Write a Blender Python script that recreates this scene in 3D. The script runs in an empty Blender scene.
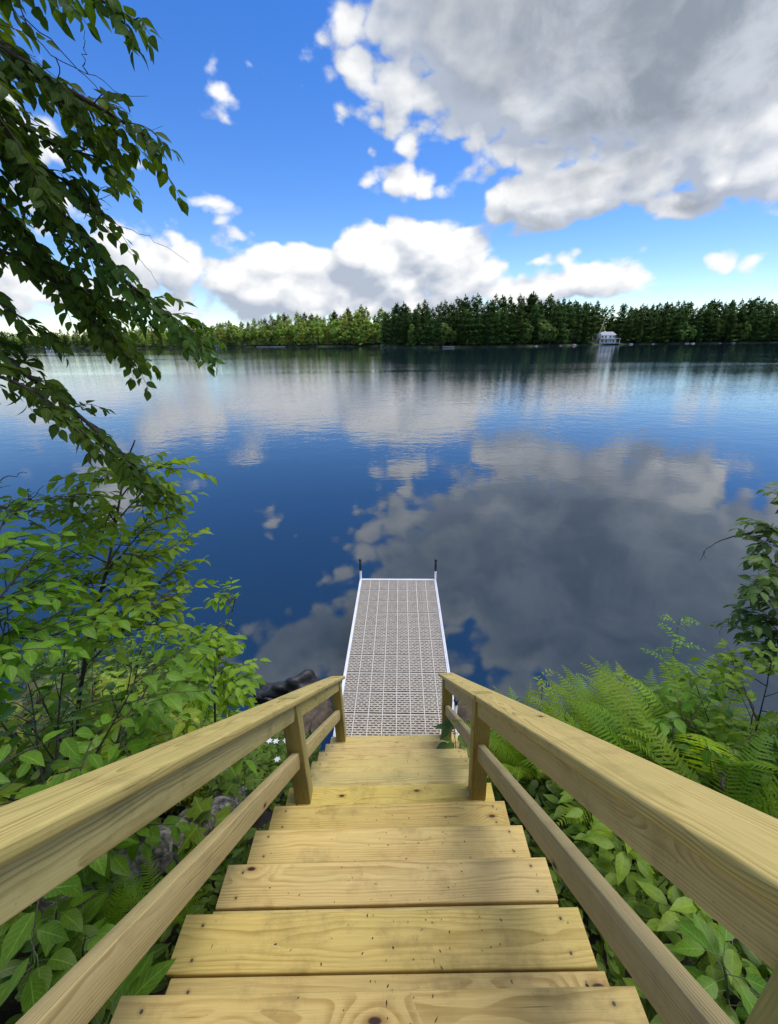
import bpy, bmesh, math, random
import numpy as np
from mathutils import Matrix, Vector

rng = np.random.default_rng(7)
random.seed(7)
SC = bpy.context.scene
COL = SC.collection
R = math.radians

# ------------------------------------------------------------------ camera, sky, sun, exposure
FPX = 430.62
PITCH, ROLL = math.atan(170 / FPX), R(-0.6)
CAM = np.array([0.0, 0.0, 4.0497])
_F = np.array([0, math.cos(PITCH), -math.sin(PITCH)])
_R0 = np.array([1.0, 0, 0])
_U0 = np.cross(_R0, _F)
_RR = _R0 * math.cos(ROLL) + _U0 * math.sin(ROLL)
_UU = -_R0 * math.sin(ROLL) + _U0 * math.cos(ROLL)
cd = bpy.data.cameras.new('camera')
cam = bpy.data.objects.new('camera', cd)
COL.objects.link(cam)
cam.matrix_world = Matrix(((_RR[0], _UU[0], -_F[0], CAM[0]), (_RR[1], _UU[1], -_F[1], CAM[1]),
                           (_RR[2], _UU[2], -_F[2], CAM[2]), (0, 0, 0, 1)))
cd.sensor_fit = 'HORIZONTAL'
cd.sensor_width = 36.0
cd.lens = FPX / 778 * 36.0
cd.clip_start = 0.02
cd.clip_end = 8000
SC.camera = cam


def at(px, py, D):
    """a point at distance D along the sight line through a picture position"""
    d = _F + _RR * (px - 389) / FPX - _UU * (py - 512) / FPX
    return CAM + d / np.linalg.norm(d) * D


def look(px, py):
    d = _F + _RR * (px - 389) / FPX - _UU * (py - 512) / FPX
    d = d / np.linalg.norm(d)
    return math.atan2(d[0], d[1]), math.asin(d[2])


SUN_EL, SUN_ROT = R(70), R(60)
SKY_STRENGTH = 0.11
SC.view_settings.view_transform = 'Standard'
SC.view_settings.look = 'None'
SC.view_settings.gamma = 1.0
SC.view_settings.use_curve_mapping = False
SC.view_settings.exposure = 0.68
SC.cycles.use_denoising = True
SC.cycles.max_bounces = 8
SC.cycles.transparent_max_bounces = 12

sd = bpy.data.lights.new('sun', 'SUN')
sd.energy = 1.9
sd.angle = R(46)
sd.color = (1.0, 0.95, 0.86)
so = bpy.data.objects.new('sun', sd)
COL.objects.link(so)
_sv = Vector((math.sin(SUN_ROT) * math.cos(SUN_EL), math.cos(SUN_ROT) * math.cos(SUN_EL), math.sin(SUN_EL)))
so.rotation_euler = _sv.to_track_quat('Z', 'Y').to_euler()
so.location = (8, 4, 14)


# ------------------------------------------------------------------ node helpers
class NT:
    def __init__(s, tree):
        s.t = tree
        s.n = tree.nodes
        s.l = tree.links

    def new(s, kind, **kw):
        n = s.n.new(kind)
        for k, v in kw.items():
            setattr(n, k, v)
        return n

    def put(s, sock, val):
        if isinstance(val, bpy.types.NodeSocket):
            s.l.new(val, sock)
        else:
            sock.default_value = val

    def math(s, op, a, b=None, c=None, clamp=False):
        n = s.new('ShaderNodeMath', operation=op, use_clamp=clamp)
        s.put(n.inputs[0], a)
        if b is not None:
            s.put(n.inputs[1], b)
        if c is not None:
            s.put(n.inputs[2], c)
        return n.outputs[0]

    def vmath(s, op, a, b=None, scale=None):
        n = s.new('ShaderNodeVectorMath', operation=op)
        s.put(n.inputs[0], a)
        if b is not None:
            s.put(n.inputs[1], b)
        if scale is not None:
            s.put(n.inputs['Scale'], scale)
        return n.outputs['Value'] if op in ('LENGTH', 'DOT_PRODUCT', 'DISTANCE') else n.outputs['Vector']

    def noise(s, vec, scale, detail=4, rough=0.55, dist=0.0, lac=2.0, out='Fac'):
        n = s.new('ShaderNodeTexNoise')
        s.put(n.inputs['Vector'], vec)
        n.inputs['Scale'].default_value = scale
        n.inputs['Detail'].default_value = detail
        n.inputs['Roughness'].default_value = rough
        n.inputs['Distortion'].default_value = dist
        n.inputs['Lacunarity'].default_value = lac
        return n.outputs[out]

    def ramp(s, fac, stops, interp='LINEAR'):
        n = s.new('ShaderNodeValToRGB')
        n.color_ramp.interpolation = interp
        e = n.color_ramp.elements
        while len(e) < len(stops):
            e.new(0.5)
        for k, (p, c) in enumerate(stops):
            e[k].position = p
            e[k].color = (c[0], c[1], c[2], 1) if not isinstance(c, (int, float)) else (c, c, c, 1)
        s.put(n.inputs[0], fac)
        return n.outputs[0]

    def mix(s, fac, a, b, blend='MIX'):
        n = s.new('ShaderNodeMix', data_type='RGBA', blend_type=blend)
        s.put(n.inputs[0], fac)
        for sock, v in ((n.inputs[6], a), (n.inputs[7], b)):
            if isinstance(v, tuple):
                v = (*v[:3], 1)
            s.put(sock, v)
        return n.outputs[2]

    def maprange(s, v, a, b, c=0.0, d=1.0, smooth=True):
        n = s.new('ShaderNodeMapRange', interpolation_type='SMOOTHSTEP' if smooth else 'LINEAR')
        for k, x in enumerate((v, a, b, c, d)):
            s.put(n.inputs[k], x)
        return n.outputs[0]

    def sep(s, v):
        n = s.new('ShaderNodeSeparateXYZ')
        s.put(n.inputs[0], v)
        return n.outputs

    def comb(s, x, y, z):
        n = s.new('ShaderNodeCombineXYZ')
        for k, v in enumerate((x, y, z)):
            s.put(n.inputs[k], v)
        return n.outputs[0]

    def bump(s, h, strength, dist):
        n = s.new('ShaderNodeBump')
        s.put(n.inputs['Strength'], strength)
        s.put(n.inputs['Distance'], dist)
        s.put(n.inputs['Height'], h)
        return n.outputs[0]


def material(name):
    m = bpy.data.materials.new(name)
    m.use_nodes = True
    t = NT(m.node_tree)
    b = m.node_tree.nodes['Principled BSDF']
    return m, t, b


# ------------------------------------------------------------------ sky with clouds
def build_world():
    w = bpy.data.worlds.new('World')
    SC.world = w
    w.use_nodes = True
    w.cycles.sampling_method = 'MANUAL'
    w.cycles.sample_map_resolution = 512
    t = NT(w.node_tree)
    bg = w.node_tree.nodes['Background']
    bg.inputs['Strength'].default_value = SKY_STRENGTH
    sky = t.new('ShaderNodeTexSky', sky_type='NISHITA', sun_disc=False, sun_elevation=SUN_EL,
                sun_rotation=SUN_ROT, altitude=200, air_density=1.0, dust_density=0.0, ozone_density=3.0)
    # clouds: (centre azimuth, elevation, radii, tilt, strength) in radians; built from where they stand in the sky
    blobs = []

    def blob(px, py, rx, ry, tilt=0.0, k=1.0, mirror=False):
        a, e = look(px, py)
        a1, _ = look(px + rx * 0.5, py)
        a0, _ = look(px - rx * 0.5, py)
        _, e1 = look(px, py - ry * 0.5)
        _, e0 = look(px, py + ry * 0.5)
        ra, re = abs(a1 - a0), abs(e1 - e0)
        if mirror:
            e, tilt = -e, -tilt
        blobs.append((a, e, ra, re, tilt, k))

    for b in CLOUDS:
        blob(*b)
    g = bpy.data.node_groups.new('cloud_density', 'ShaderNodeTree')
    g.interface.new_socket('Vector', in_out='INPUT', socket_type='NodeSocketVector')
    g.interface.new_socket('Density', in_out='OUTPUT', socket_type='NodeSocketFloat')
    q = NT(g)
    gi, go = q.new('NodeGroupInput'), q.new('NodeGroupOutput')
    d = q.vmath('NORMALIZE', gi.outputs[0])
    stretched = q.vmath('MULTIPLY', d, (1.0, 1.0, 1.5))
    n1 = q.noise(stretched, 5.0, 3, 0.5, out='Color')
    warp = q.vmath('SCALE', q.vmath('SUBTRACT', n1, (0.5, 0.5, 0.5)), scale=0.085)
    x, y, z = q.sep(d)
    az, el = q.math('ARCTAN2', x, y), q.math('ARCSINE', z)
    p = q.vmath('ADD', q.comb(az, el, 0.0), warp)
    px_, py_, _ = q.sep(p)
    p = q.comb(px_, py_, 0.0)
    D = None
    for (a, e, ra, re, tilt, k) in blobs:
        mp = q.new('ShaderNodeMapping', vector_type='TEXTURE')
        q.put(mp.inputs['Vector'], p)
        mp.inputs['Location'].default_value = (a, e, 0)
        mp.inputs['Rotation'].default_value = (0, 0, tilt)
        mp.inputs['Scale'].default_value = (ra, re, 1)
        ln = q.vmath('LENGTH', mp.outputs[0])
        m = q.math('MULTIPLY_ADD', ln, -k, k)
        m = q.math('MINIMUM', q.math('MAXIMUM', m, -1.0), 1.1)
        D = m if D is None else q.math('SMOOTH_MAX', D, m, 0.25)
    # scattered cloud behind the viewer and overhead
    back = q.maprange(y, 0.1, -0.35)
    back = q.math('MULTIPLY_ADD', back, 1.25, -1.0)
    D = q.math('MAXIMUM', D, back)
    f1 = q.noise(stretched, 7.0, 9, 0.56)
    v = q.new('ShaderNodeTexVoronoi', feature='F1')
    q.put(v.inputs['Vector'], q.vmath('ADD', stretched, q.vmath('SCALE', n1, scale=0.12)))
    v.inputs['Scale'].default_value = 15
    v.inputs['Detail'].default_value = 1
    v.inputs['Roughness'].default_value = 0.5
    bil = q.math('SUBTRACT', 0.55, v.outputs['Distance'])
    h = q.math('MULTIPLY_ADD', q.math('SUBTRACT', f1, 0.5), 1.7, q.math('MULTIPLY', bil, 0.62))
    q.put(go.inputs[0], q.math('ADD', D, h))

    tc = t.new('ShaderNodeTexCoord')
    dv = tc.outputs['Generated']

    def dens(vec):
        n = t.new('ShaderNodeGroup')
        n.node_tree = g
        t.put(n.inputs[0], vec)
        return n.outputs[0]
    d0 = dens(dv)
    d1 = dens(t.vmath('ADD', dv, (0.022, 0.0, 0.035)))
    alpha = t.maprange(d0, 0.04, 0.34)
    lit = t.math('MULTIPLY_ADD', t.math('SUBTRACT', d0, d1), 1.3, 0.55, clamp=True)
    # thick parts seen from below are grey
    grey = None
    x, y, z = t.sep(dv)
    az, el = t.math('ARCTAN2', x, y), t.math('ARCSINE', z)
    wn = t.noise(dv, 4.0, 6, 0.6, out='Color')
    pp = t.vmath('ADD', t.comb(az, el, 0.0), t.vmath('SCALE', t.vmath('SUBTRACT', wn, (0.5, 0.5, 0.5)), scale=0.25))
    for (px, py, rx, ry, tilt, mirror) in GREYS:
        a, e = look(px, py)
        ra = abs(look(px + rx * .5, py)[0] - look(px - rx * .5, py)[0])
        re = abs(look(px, py - ry * .5)[1] - look(px, py + ry * .5)[1])
        mp = t.new('ShaderNodeMapping', vector_type='TEXTURE')
        t.put(mp.inputs['Vector'], t.vmath('MULTIPLY', pp, (1, 1, 0)))
        mp.inputs['Location'].default_value = (a, -e if mirror else e, 0)
        mp.inputs['Rotation'].default_value = (0, 0, -tilt if mirror else tilt)
        mp.inputs['Scale'].default_value = (ra, re, 1)
        m = t.maprange(t.vmath('LENGTH', mp.outputs[0]), 1.15, 0.3)
        grey = m if grey is None else t.math('MAXIMUM', grey, m)
    wisp = t.noise(t.vmath('MULTIPLY', dv, (1, 1, 1.3)), 6.5, 8, 0.6, dist=0.4)
    wisp = t.maprange(wisp, 0.35, 0.72)
    white = t.mix(lit, (2.7, 3.05, 3.7), (5.7, 5.75, 5.8))
    dark = t.mix(wisp, (1.65, 1.9, 2.3), (3.4, 3.7, 4.15))
    thick = t.maprange(d0, 0.25, 0.9)
    gm = t.math('MULTIPLY', grey, t.math('MULTIPLY_ADD', thick, 0.75, 0.25))
    cloud = t.mix(gm, white, dark)
    # deepen the clear blue the way the phone records it
    hs = t.new('ShaderNodeHueSaturation')
    hs.inputs['Hue'].default_value = 0.514
    hs.inputs['Saturation'].default_value = 1.33
    hs.inputs['Value'].default_value = 1.02
    t.put(hs.inputs['Color'], sky.outputs[0])
    out = t.mix(alpha, hs.outputs[0], cloud)
    t.put(bg.inputs['Color'], out)


CLOUDS = [
    # px, py, rx, ry, tilt, strength, mirrored (seen only as a reflection in the lake)
    (690, 0, 285, 170, 0.0, 4.0), (470, 10, 110, 95, -0.5, 2.2), (520, 80, 80, 55, 0, 1.3), (570, 195, 105, 38, 0.05, 1.9),
    (690, 205, 70, 26, -0.15, 1.0), (760, 140, 90, 70, 0, 2.5), (640, 165, 80, 45, 0, 1.1),
    (422, 187, 55, 22, 0, 0.75), (400, 258, 105, 46, 0.12, 1.5), (270, 278, 115, 44, 0, 1.4), (170, 262, 95, 50, 0, 0.8),
    (545, 284, 110, 28, 0, 1.2), (330, 296, 260, 40, 0, 1.0), (460, 275, 80, 40, 0.1, 0.9), (535, 256, 45, 9, 0, 0.5), (612, 288, 60, 20, 0, 0.6),
    (215, 211, 62, 15, 0, 0.52), (222, 88, 24, 26, 0.6, 0.30), (397, 135, 16, 16, 0, 0.35), (720, 265, 45, 20, 0, 0.45),
    (20, 150, 110, 110, 0, 0.5), (60, 290, 160, 50, 0, 0.7),
    (630, 600, 370, 165, 0, 2.0, True), (330, 640, 140, 60, 0.0, 1.2, True), (450, 570, 110, 70, 0.3, 1.4, True),
    (500, 1000, 900, 300, 0, 0.8, True),
]
GREYS = [(700, 60, 270, 135, 0.2, False), (600, 620, 330, 150, 0.0, True), (330, 650, 200, 70, 0, True), (600, 218, 140, 22, 0, False)]
build_world()


# ------------------------------------------------------------------ object helpers
def tag(o, label=None, cat=None, group=None, kind=None):
    if label:
        o['label'] = label
    if cat:
        o['category'] = cat
    if group:
        o['group'] = group
    if kind:
        o['kind'] = kind
    return o


def empty(name, loc=(0, 0, 0), rz=0.0, **kw):
    o = bpy.data.objects.new(name, None)
    o.empty_display_size = 0.1
    COL.objects.link(o)
    o.location = loc
    o.rotation_euler = (0, 0, rz)
    return tag(o, **kw)


def link(name, me, mat=None, parent=None, loc=None):
    o = bpy.data.objects.new(name, me)
    COL.objects.link(o)
    if mat is not None and not me.materials:
        me.materials.append(mat)
    if parent is not None:
        o.parent = parent
    if loc is not None:
        o.location = loc
    return o


def copy_tree(o, parent=None):
    kids = list(o.children)
    c = o.copy()
    COL.objects.link(c)
    if parent is not None:
        c.parent = parent
    for k in kids:
        copy_tree(k, c)
    return c


class MB:
    """collects points and faces of one mesh, with a tint per point and a uv per point"""

    def __init__(s):
        s.v, s.f, s.tint, s.uv, s.n = [], [], [], [], 0

    def add(s, v, f, tint=0.5, uv=None):
        v = np.asarray(v, float).reshape(-1, 3)
        s.v.append(v)
        s.tint.append(np.broadcast_to(np.asarray(tint, float), (len(v),)))
        s.uv.append(np.zeros((len(v), 2)) if uv is None else np.asarray(uv, float))
        s.f.extend([[i + s.n for i in q] for q in f])
        s.n += len(v)

    def box(s, c, h, tint=0.5):
        c, h = np.asarray(c, float), np.asarray(h, float)
        v = [c + h * np.array(k) for k in ((-1, -1, -1), (1, -1, -1), (1, 1, -1), (-1, 1, -1), (-1, -1, 1), (1, -1, 1), (1, 1, 1), (-1, 1, 1))]
        s.add(v, [(0, 3, 2, 1), (4, 5, 6, 7), (0, 1, 5, 4), (1, 2, 6, 5), (2, 3, 7, 6), (3, 0, 4, 7)], tint)

    def tube(s, pts, radii, sides=6, tint=0.5, cap=True):
        pts = np.asarray(pts, float)
        n = len(pts)
        radii = np.broadcast_to(np.asarray(radii, float), (n,))
        tg = np.gradient(pts, axis=0)
        tg /= np.linalg.norm(tg, axis=1)[:, None] + 1e-9
        ref = np.array([0.31, 0.17, 0.93]) if abs(tg[0][2]) < 0.8 else np.array([0.95, 0.2, 0.1])
        vs = []
        for i in range(n):
            a = np.cross(tg[i], ref)
            a /= np.linalg.norm(a) + 1e-9
            b = np.cross(tg[i], a)
            for k in range(sides):
                th = 2 * math.pi * k / sides
                vs.append(pts[i] + radii[i] * (a * math.cos(th) + b * math.sin(th)))
        fs = []
        for i in range(n - 1):
            for k in range(sides):
                k2 = (k + 1) % sides
                fs.append((i * sides + k, i * sides + k2, (i + 1) * sides + k2, (i + 1) * sides + k))
        if cap:
            fs.append(tuple(range(sides))[::-1])
            fs.append(tuple((n - 1) * sides + k for k in range(sides)))
        s.add(vs, fs, tint)

    def leaves(s, org, direc, nrm, L, Wd, fold=0.25, curl=0.25, prof=None, tint=None, wave=0.0):
        """many leaf blades: rows of three points each, folded along the midrib and curling at the tip"""
        org, direc, nrm = (np.asarray(a, float).reshape(-1, 3) for a in (org, direc, nrm))
        n = len(org)
        L, Wd = np.broadcast_to(L, (n,)).astype(float), np.broadcast_to(Wd, (n,)).astype(float)
        fold, curl = np.broadcast_to(fold, (n,)), np.broadcast_to(curl, (n,))
        direc = direc / (np.linalg.norm(direc, axis=1)[:, None] + 1e-9)
        nrm = nrm - direc * np.sum(nrm * direc, 1)[:, None]
        nrm /= np.linalg.norm(nrm, axis=1)[:, None] + 1e-9
        side = np.cross(direc, nrm)
        vv, hw = PROF_OVATE if prof is None else prof
        rows = len(vv)
        P = np.zeros((n, rows, 3, 3))
        UV = np.zeros((n, rows, 3, 2))
        for i in range(rows):
            for j, u in enumerate((-1, 0, 1)):
                up = abs(u) * hw[i] * Wd * fold - curl * L * vv[i] ** 2 + (wave * Wd * math.sin(i * 2.1 + u) * abs(u))
                P[:, i, j] = org + direc * (L * vv[i])[:, None] + side * (Wd * hw[i] * u)[:, None] + nrm * up[:, None]
                UV[:, i, j] = (0.5 + u * 0.5, vv[i])
        base = []
        for i in range(rows - 1):
            for j in range(2):
                a = i * 3 + j
                base.append((a, a + 1, a + 4, a + 3))
        k = rows * 3
        F = (np.asarray(base)[None] + (np.arange(n) * k)[:, None, None]).reshape(-1, 4) + s.n
        s.v.append(P.reshape(-1, 3))
        tt = rng.random(n) if tint is None else np.broadcast_to(tint, (n,))
        s.tint.append(np.repeat(tt, k))
        s.uv.append(UV.reshape(-1, 2))
        s.f.extend(F.tolist())
        s.n += n * k

    def mesh(s, name, smooth=True):
        me = bpy.data.meshes.new(name)
        if not s.v:
            return me
        me.from_pydata(np.concatenate(s.v).tolist(), [], s.f)
        a = me.attributes.new('tint', 'FLOAT', 'POINT')
        a.data.foreach_set('value', np.concatenate(s.tint).astype(np.float32))
        uv = np.concatenate(s.uv)
        ul = me.uv_layers.new(name='uv')
        idx = np.zeros(len(me.loops), np.int32)
        me.loops.foreach_get('vertex_index', idx)
        ul.data.foreach_set('uv', uv[idx].astype(np.float32).ravel())
        if smooth:
            me.shade_smooth()
        me.update()
        return me

    def build(s, name, mat, parent=None, smooth=True):
        return link(name, s.mesh(name, smooth), mat, parent)


PROF_OVATE = ((0, 0.1, 0.3, 0.55, 0.8, 1.0), (0.03, 0.28, 0.5, 0.46, 0.22, 0.0))
PROF_LANCE = ((0, 0.08, 0.3, 0.6, 1.0), (0.05, 0.38, 0.5, 0.36, 0.0))
PROF_WIDE = ((0, 0.06, 0.22, 0.45, 0.7, 0.88, 1.0), (0.03, 0.3, 0.52, 0.54, 0.36, 0.14, 0.0))
_tv = np.linspace(0, 1, 15)
_tw = np.interp(_tv, (0, 0.12, 0.5, 1), (0.5, 0.5, 0.42, 0.0))
_tw = np.where(np.arange(15) % 2 == 1, _tw * 0.5, _tw)
PROF_PINNA = (tuple(_tv), tuple(_tw))


def rvec(n):
    v = rng.normal(size=(n, 3))
    return v / np.linalg.norm(v, axis=1)[:, None]


def smooth_path(pts, n=24):
    """Catmull-Rom through a few points"""
    p = np.asarray(pts, float)
    p = np.vstack([2 * p[0] - p[1], p, 2 * p[-1] - p[-2]])
    out = []
    segs = len(p) - 3
    for i in range(segs):
        k = max(2, n // segs)
        for t in np.linspace(0, 1, k, endpoint=(i == segs - 1)):
            a, b, c, d = p[i:i + 4]
            out.append(0.5 * ((2 * b) + (c - a) * t + (2 * a - 5 * b + 4 * c - d) * t * t + (3 * b - a - 3 * c + d) * t ** 3))
    return np.array(out)


# ------------------------------------------------------------------ materials
def wood_material(name, light, dark, olive, ring=0.0075, stain=0.4, screws=False):
    m, t, b = material(name)
    tc, oi = t.new('ShaderNodeTexCoord'), t.new('ShaderNodeObjectInfo')
    rnd = oi.outputs['Random']
    off = t.comb(t.math('MULTIPLY', rnd, 31.7), t.math('MULTIPLY', rnd, 0.0), t.math('MULTIPLY', rnd, 17.3))
    v = tc.outputs['Object']
    x, y, z = t.sep(v)
    xs = t.math('ADD', x, t.math('MULTIPLY', rnd, 31.7))
    low = t.noise(t.comb(t.math('MULTIPLY', xs, 1.6), t.math('MULTIPLY', y, 5.0), t.math('MULTIPLY', z, 5.0)), 1.0, 3, 0.5)
    low = t.math('SUBTRACT', low, 0.5)
    # knots
    kv = t.new('ShaderNodeTexVoronoi', feature='F1', voronoi_dimensions='2D')
    t.put(kv.inputs['Vector'], t.comb(t.math('MULTIPLY', xs, 2.3), t.math('MULTIPLY', t.math('ADD', y, rnd), 5.2), 0.0))
    kv.inputs['Scale'].default_value = 1.0
    kd = kv.outputs['Distance']
    kr = t.sep(kv.outputs['Color'])[0]
    has = t.math('GREATER_THAN', kr, 0.5)
    near = t.math('MULTIPLY', t.maprange(kd, 0.34, 0.0), has)
    core = t.math('MULTIPLY', t.maprange(kd, 0.045, 0.025), has)
    halo = t.math('MULTIPLY', t.maprange(kd, 0.10, 0.03), has)
    # growth rings round a pith below the board
    yo = t.math('ADD', y, t.math('MULTIPLY', t.math('SUBTRACT', rnd, 0.5), 0.09))
    zo = t.math('ADD', z, 0.055)
    rr = t.math('SQRT', t.math('ADD', t.math('MULTIPLY', yo, yo), t.math('MULTIPLY', zo, zo)))
    rr = t.math('ADD', rr, t.math('MULTIPLY', low, 0.034))
    rr = t.math('ADD', rr, t.math('MULTIPLY', near, 0.022))
    ph = t.math('FRACT', t.math('DIVIDE', rr, ring))
    late = t.math('MULTIPLY', t.maprange(ph, 0.30, 0.86), t.maprange(ph, 1.0, 0.93))
    fine = t.noise(t.comb(t.math('MULTIPLY', xs, 9.0), t.math('MULTIPLY', y, 420.0), t.math('MULTIPLY', z, 420.0)), 1.0, 3, 0.6)
    blot = t.noise(t.comb(t.math('MULTIPLY', xs, 3.0), t.math('MULTIPLY', y, 9.0), z), 1.0, 4, 0.6)
    streak = t.noise(t.comb(t.math('MULTIPLY', xs, 1.2), t.math('MULTIPLY', y, 40.0), t.math('MULTIPLY', z, 40.0)), 1.0, 3, 0.6)
    c = t.mix(t.math('MULTIPLY', late, t.maprange(streak, 0.3, 0.7, 0.12, 1.0)), light, dark)
    c = t.mix(t.maprange(blot, 0.42, 0.72, 0, 0.6), c, olive)
    c = t.mix(t.maprange(fine, 0.3, 0.75, 0, 0.30), c, tuple(k * 0.62 for k in dark))
    c = t.mix(t.math('MULTIPLY', halo, 0.55), c, (0.24, 0.11, 0.03))
    c = t.mix(core, c, (0.035, 0.014, 0.006))
    # foot dirt and damp stains
    geo = t.new('ShaderNodeNewGeometry')
    st1 = t.noise(geo.outputs['Position'], 5.5, 6, 0.7)
    st2 = t.noise(geo.outputs['Position'], 170, 3, 0.6)
    c = t.mix(t.math('MULTIPLY', t.maprange(st1, 0.48, 0.75), stain), c, (0.20, 0.145, 0.05))
    c = t.mix(t.math('MULTIPLY', t.maprange(st2, 0.66, 0.74), t.maprange(st1, 0.42, 0.6, 0.1, 0.75)), c, (0.07, 0.05, 0.025))
    # fine drying checks
    chk = t.noise(t.comb(t.math('MULTIPLY', xs, 5.0), t.math('MULTIPLY', y, 150.0), t.math('MULTIPLY', z, 150.0)), 1.0, 2, 0.4)
    c = t.mix(t.maprange(chk, 0.70, 0.76, 0, 0.55), c, (0.06, 0.035, 0.015))
    if screws:
        ax_, ay_ = t.math('ABSOLUTE', x), t.math('ABSOLUTE', y)
        dx = t.math('SUBTRACT', ax_, 0.545)
        dy = t.math('SUBTRACT', ay_, 0.040)
        dd = t.math('SQRT', t.math('ADD', t.math('MULTIPLY', dx, dx), t.math('MULTIPLY', dy, dy)))
        c = t.mix(t.maprange(dd, 0.0048, 0.0036), c, (0.06, 0.055, 0.045))
        c = t.mix(t.maprange(dd, 0.014, 0.004, 0, 0.3), c, (0.16, 0.11, 0.04))
    hs = t.new('ShaderNodeHueSaturation')
    t.put(hs.inputs['Hue'], t.math('MULTIPLY_ADD', rnd, 0.018, 0.491))
    t.put(hs.inputs['Value'], t.math('MULTIPLY_ADD', t.math('FRACT', t.math('MULTIPLY', rnd, 7.13)), 0.26, 0.86))
    t.put(hs.inputs['Saturation'], t.math('MULTIPLY_ADD', t.math('FRACT', t.math('MULTIPLY', rnd, 3.71)), 0.2, 0.9))
    t.put(hs.inputs['Color'], c)
    t.put(b.inputs['Base Color'], hs.outputs[0])
    b.inputs['Roughness'].default_value = 0.62
    b.inputs['Specular IOR Level'].default_value = 0.3
    h = t.math('ADD', t.math('MULTIPLY', late, 0.5), t.math('MULTIPLY', fine, 0.6))
    t.put(b.inputs['Normal'], t.bump(h, 0.35, 0.0012))
    return m


def leaf_material(name, a, bcol, trans=0.3, rough=0.42, third=None, veins=1.0, sheen=0.24, back_mix=0.2):
    m, t, b = material(name)
    at_ = t.new('ShaderNodeAttribute', attribute_name='tint')
    tint = at_.outputs['Fac']
    uv = t.new('ShaderNodeUVMap').outputs[0]
    u, v, _ = t.sep(uv)
    au = t.math('ABSOLUTE', t.math('SUBTRACT', u, 0.5))
    stops = [(0.0, a), (1.0, bcol)] if third is None else [(0.0, a), (0.82, bcol), (0.93, third), (1.0, third)]
    c = t.ramp(tint, stops)
    geo = t.new('ShaderNodeNewGeometry')
    n = t.noise(geo.outputs['Position'], 55, 3, 0.6)
    c = t.mix(t.maprange(n, 0.35, 0.7, 0.0, 0.35), c, tuple(k * 0.6 for k in a))
    oi = t.new('ShaderNodeObjectInfo').outputs['Random']
    hs = t.new('ShaderNodeHueSaturation')
    t.put(hs.inputs['Hue'], t.math('MULTIPLY_ADD', oi, -0.04, 0.505))
    t.put(hs.inputs['Value'], t.math('MULTIPLY_ADD', t.math('FRACT', t.math('MULTIPLY', oi, 9.7)), 0.5, 0.84))
    t.put(hs.inputs['Color'], c)
    c = hs.outputs[0]
    sp = t.noise(geo.outputs['Position'], 210, 2, 0.5)
    c = t.mix(t.maprange(sp, 0.74, 0.78, 0, 0.7), c, (0.09, 0.06, 0.02))
    rib = t.maprange(au, 0.045, 0.01)
    sv = t.math('SINE', t.math('MULTIPLY', t.math('SUBTRACT', v, t.math('MULTIPLY', au, 0.55)), 46.0))
    svm = t.math('MULTIPLY', t.maprange(sv, 0.75, 1.0), 0.2 * veins)
    vm = t.math('MAXIMUM', t.math('MULTIPLY', rib, 0.42 * veins), svm)
    c = t.mix(vm, c, tuple(min(1, k * 1.9 + 0.02) for k in bcol))
    back = geo.outputs['Backfacing']
    c2 = t.mix(t.math('MULTIPLY', back, back_mix), c, (0.13, 0.19, 0.09))
    t.put(b.inputs['Base Color'], c2)
    b.inputs['Roughness'].default_value = rough
    b.inputs['Specular IOR Level'].default_value = sheen
    t.put(b.inputs['Normal'], t.bump(t.math('SUBTRACT', n, vm), 0.3, 0.002))
    tr = t.new('ShaderNodeBsdfTranslucent')
    t.put(tr.inputs['Color'], t.mix(1.0, c, (1.9, 1.75, 0.6), 'MULTIPLY'))
    mx = t.new('ShaderNodeMixShader')
    mx.inputs[0].default_value = trans
    t.l.new(b.outputs[0], mx.inputs[1])
    t.l.new(tr.outputs[0], mx.inputs[2])
    t.l.new(mx.outputs[0], t.n['Material Output'].inputs[0])
    return m


def bark_material(name, a, b_, scale=30, rough=0.9):
    m, t, b = material(name)
    v = t.new('ShaderNodeTexCoord').outputs['Object']
    n = t.noise(v, scale, 6, 0.65)
    n2 = t.noise(v, scale * 0.15, 3, 0.5)
    c = t.mix(t.maprange(n, 0.3, 0.7), a, b_)
    c = t.mix(t.maprange(n2, 0.45, 0.7, 0, 0.5), c, tuple(k * 0.5 for k in a))
    t.put(b.inputs['Base Color'], c)
    b.inputs['Roughness'].default_value = rough
    t.put(b.inputs['Normal'], t.bump(n, 0.7, 0.01))
    return m


def plain(name, col, rough=0.5, metal=0.0, var=0.15, scale=20, bump=0.0):
    m, t, b = material(name)
    v = t.new('ShaderNodeTexCoord').outputs['Object']
    n = t.noise(v, scale, 5, 0.6)
    t.put(b.inputs['Base Color'], t.mix(t.maprange(n, 0.3, 0.7), tuple(k * (1 - var) for k in col), tuple(min(1, k * (1 + var)) for k in col)))
    b.inputs['Roughness'].default_value = rough
    b.inputs['Metallic'].default_value = metal
    if bump:
        t.put(b.inputs['Normal'], t.bump(n, 0.5, bump))
    return m


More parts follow.
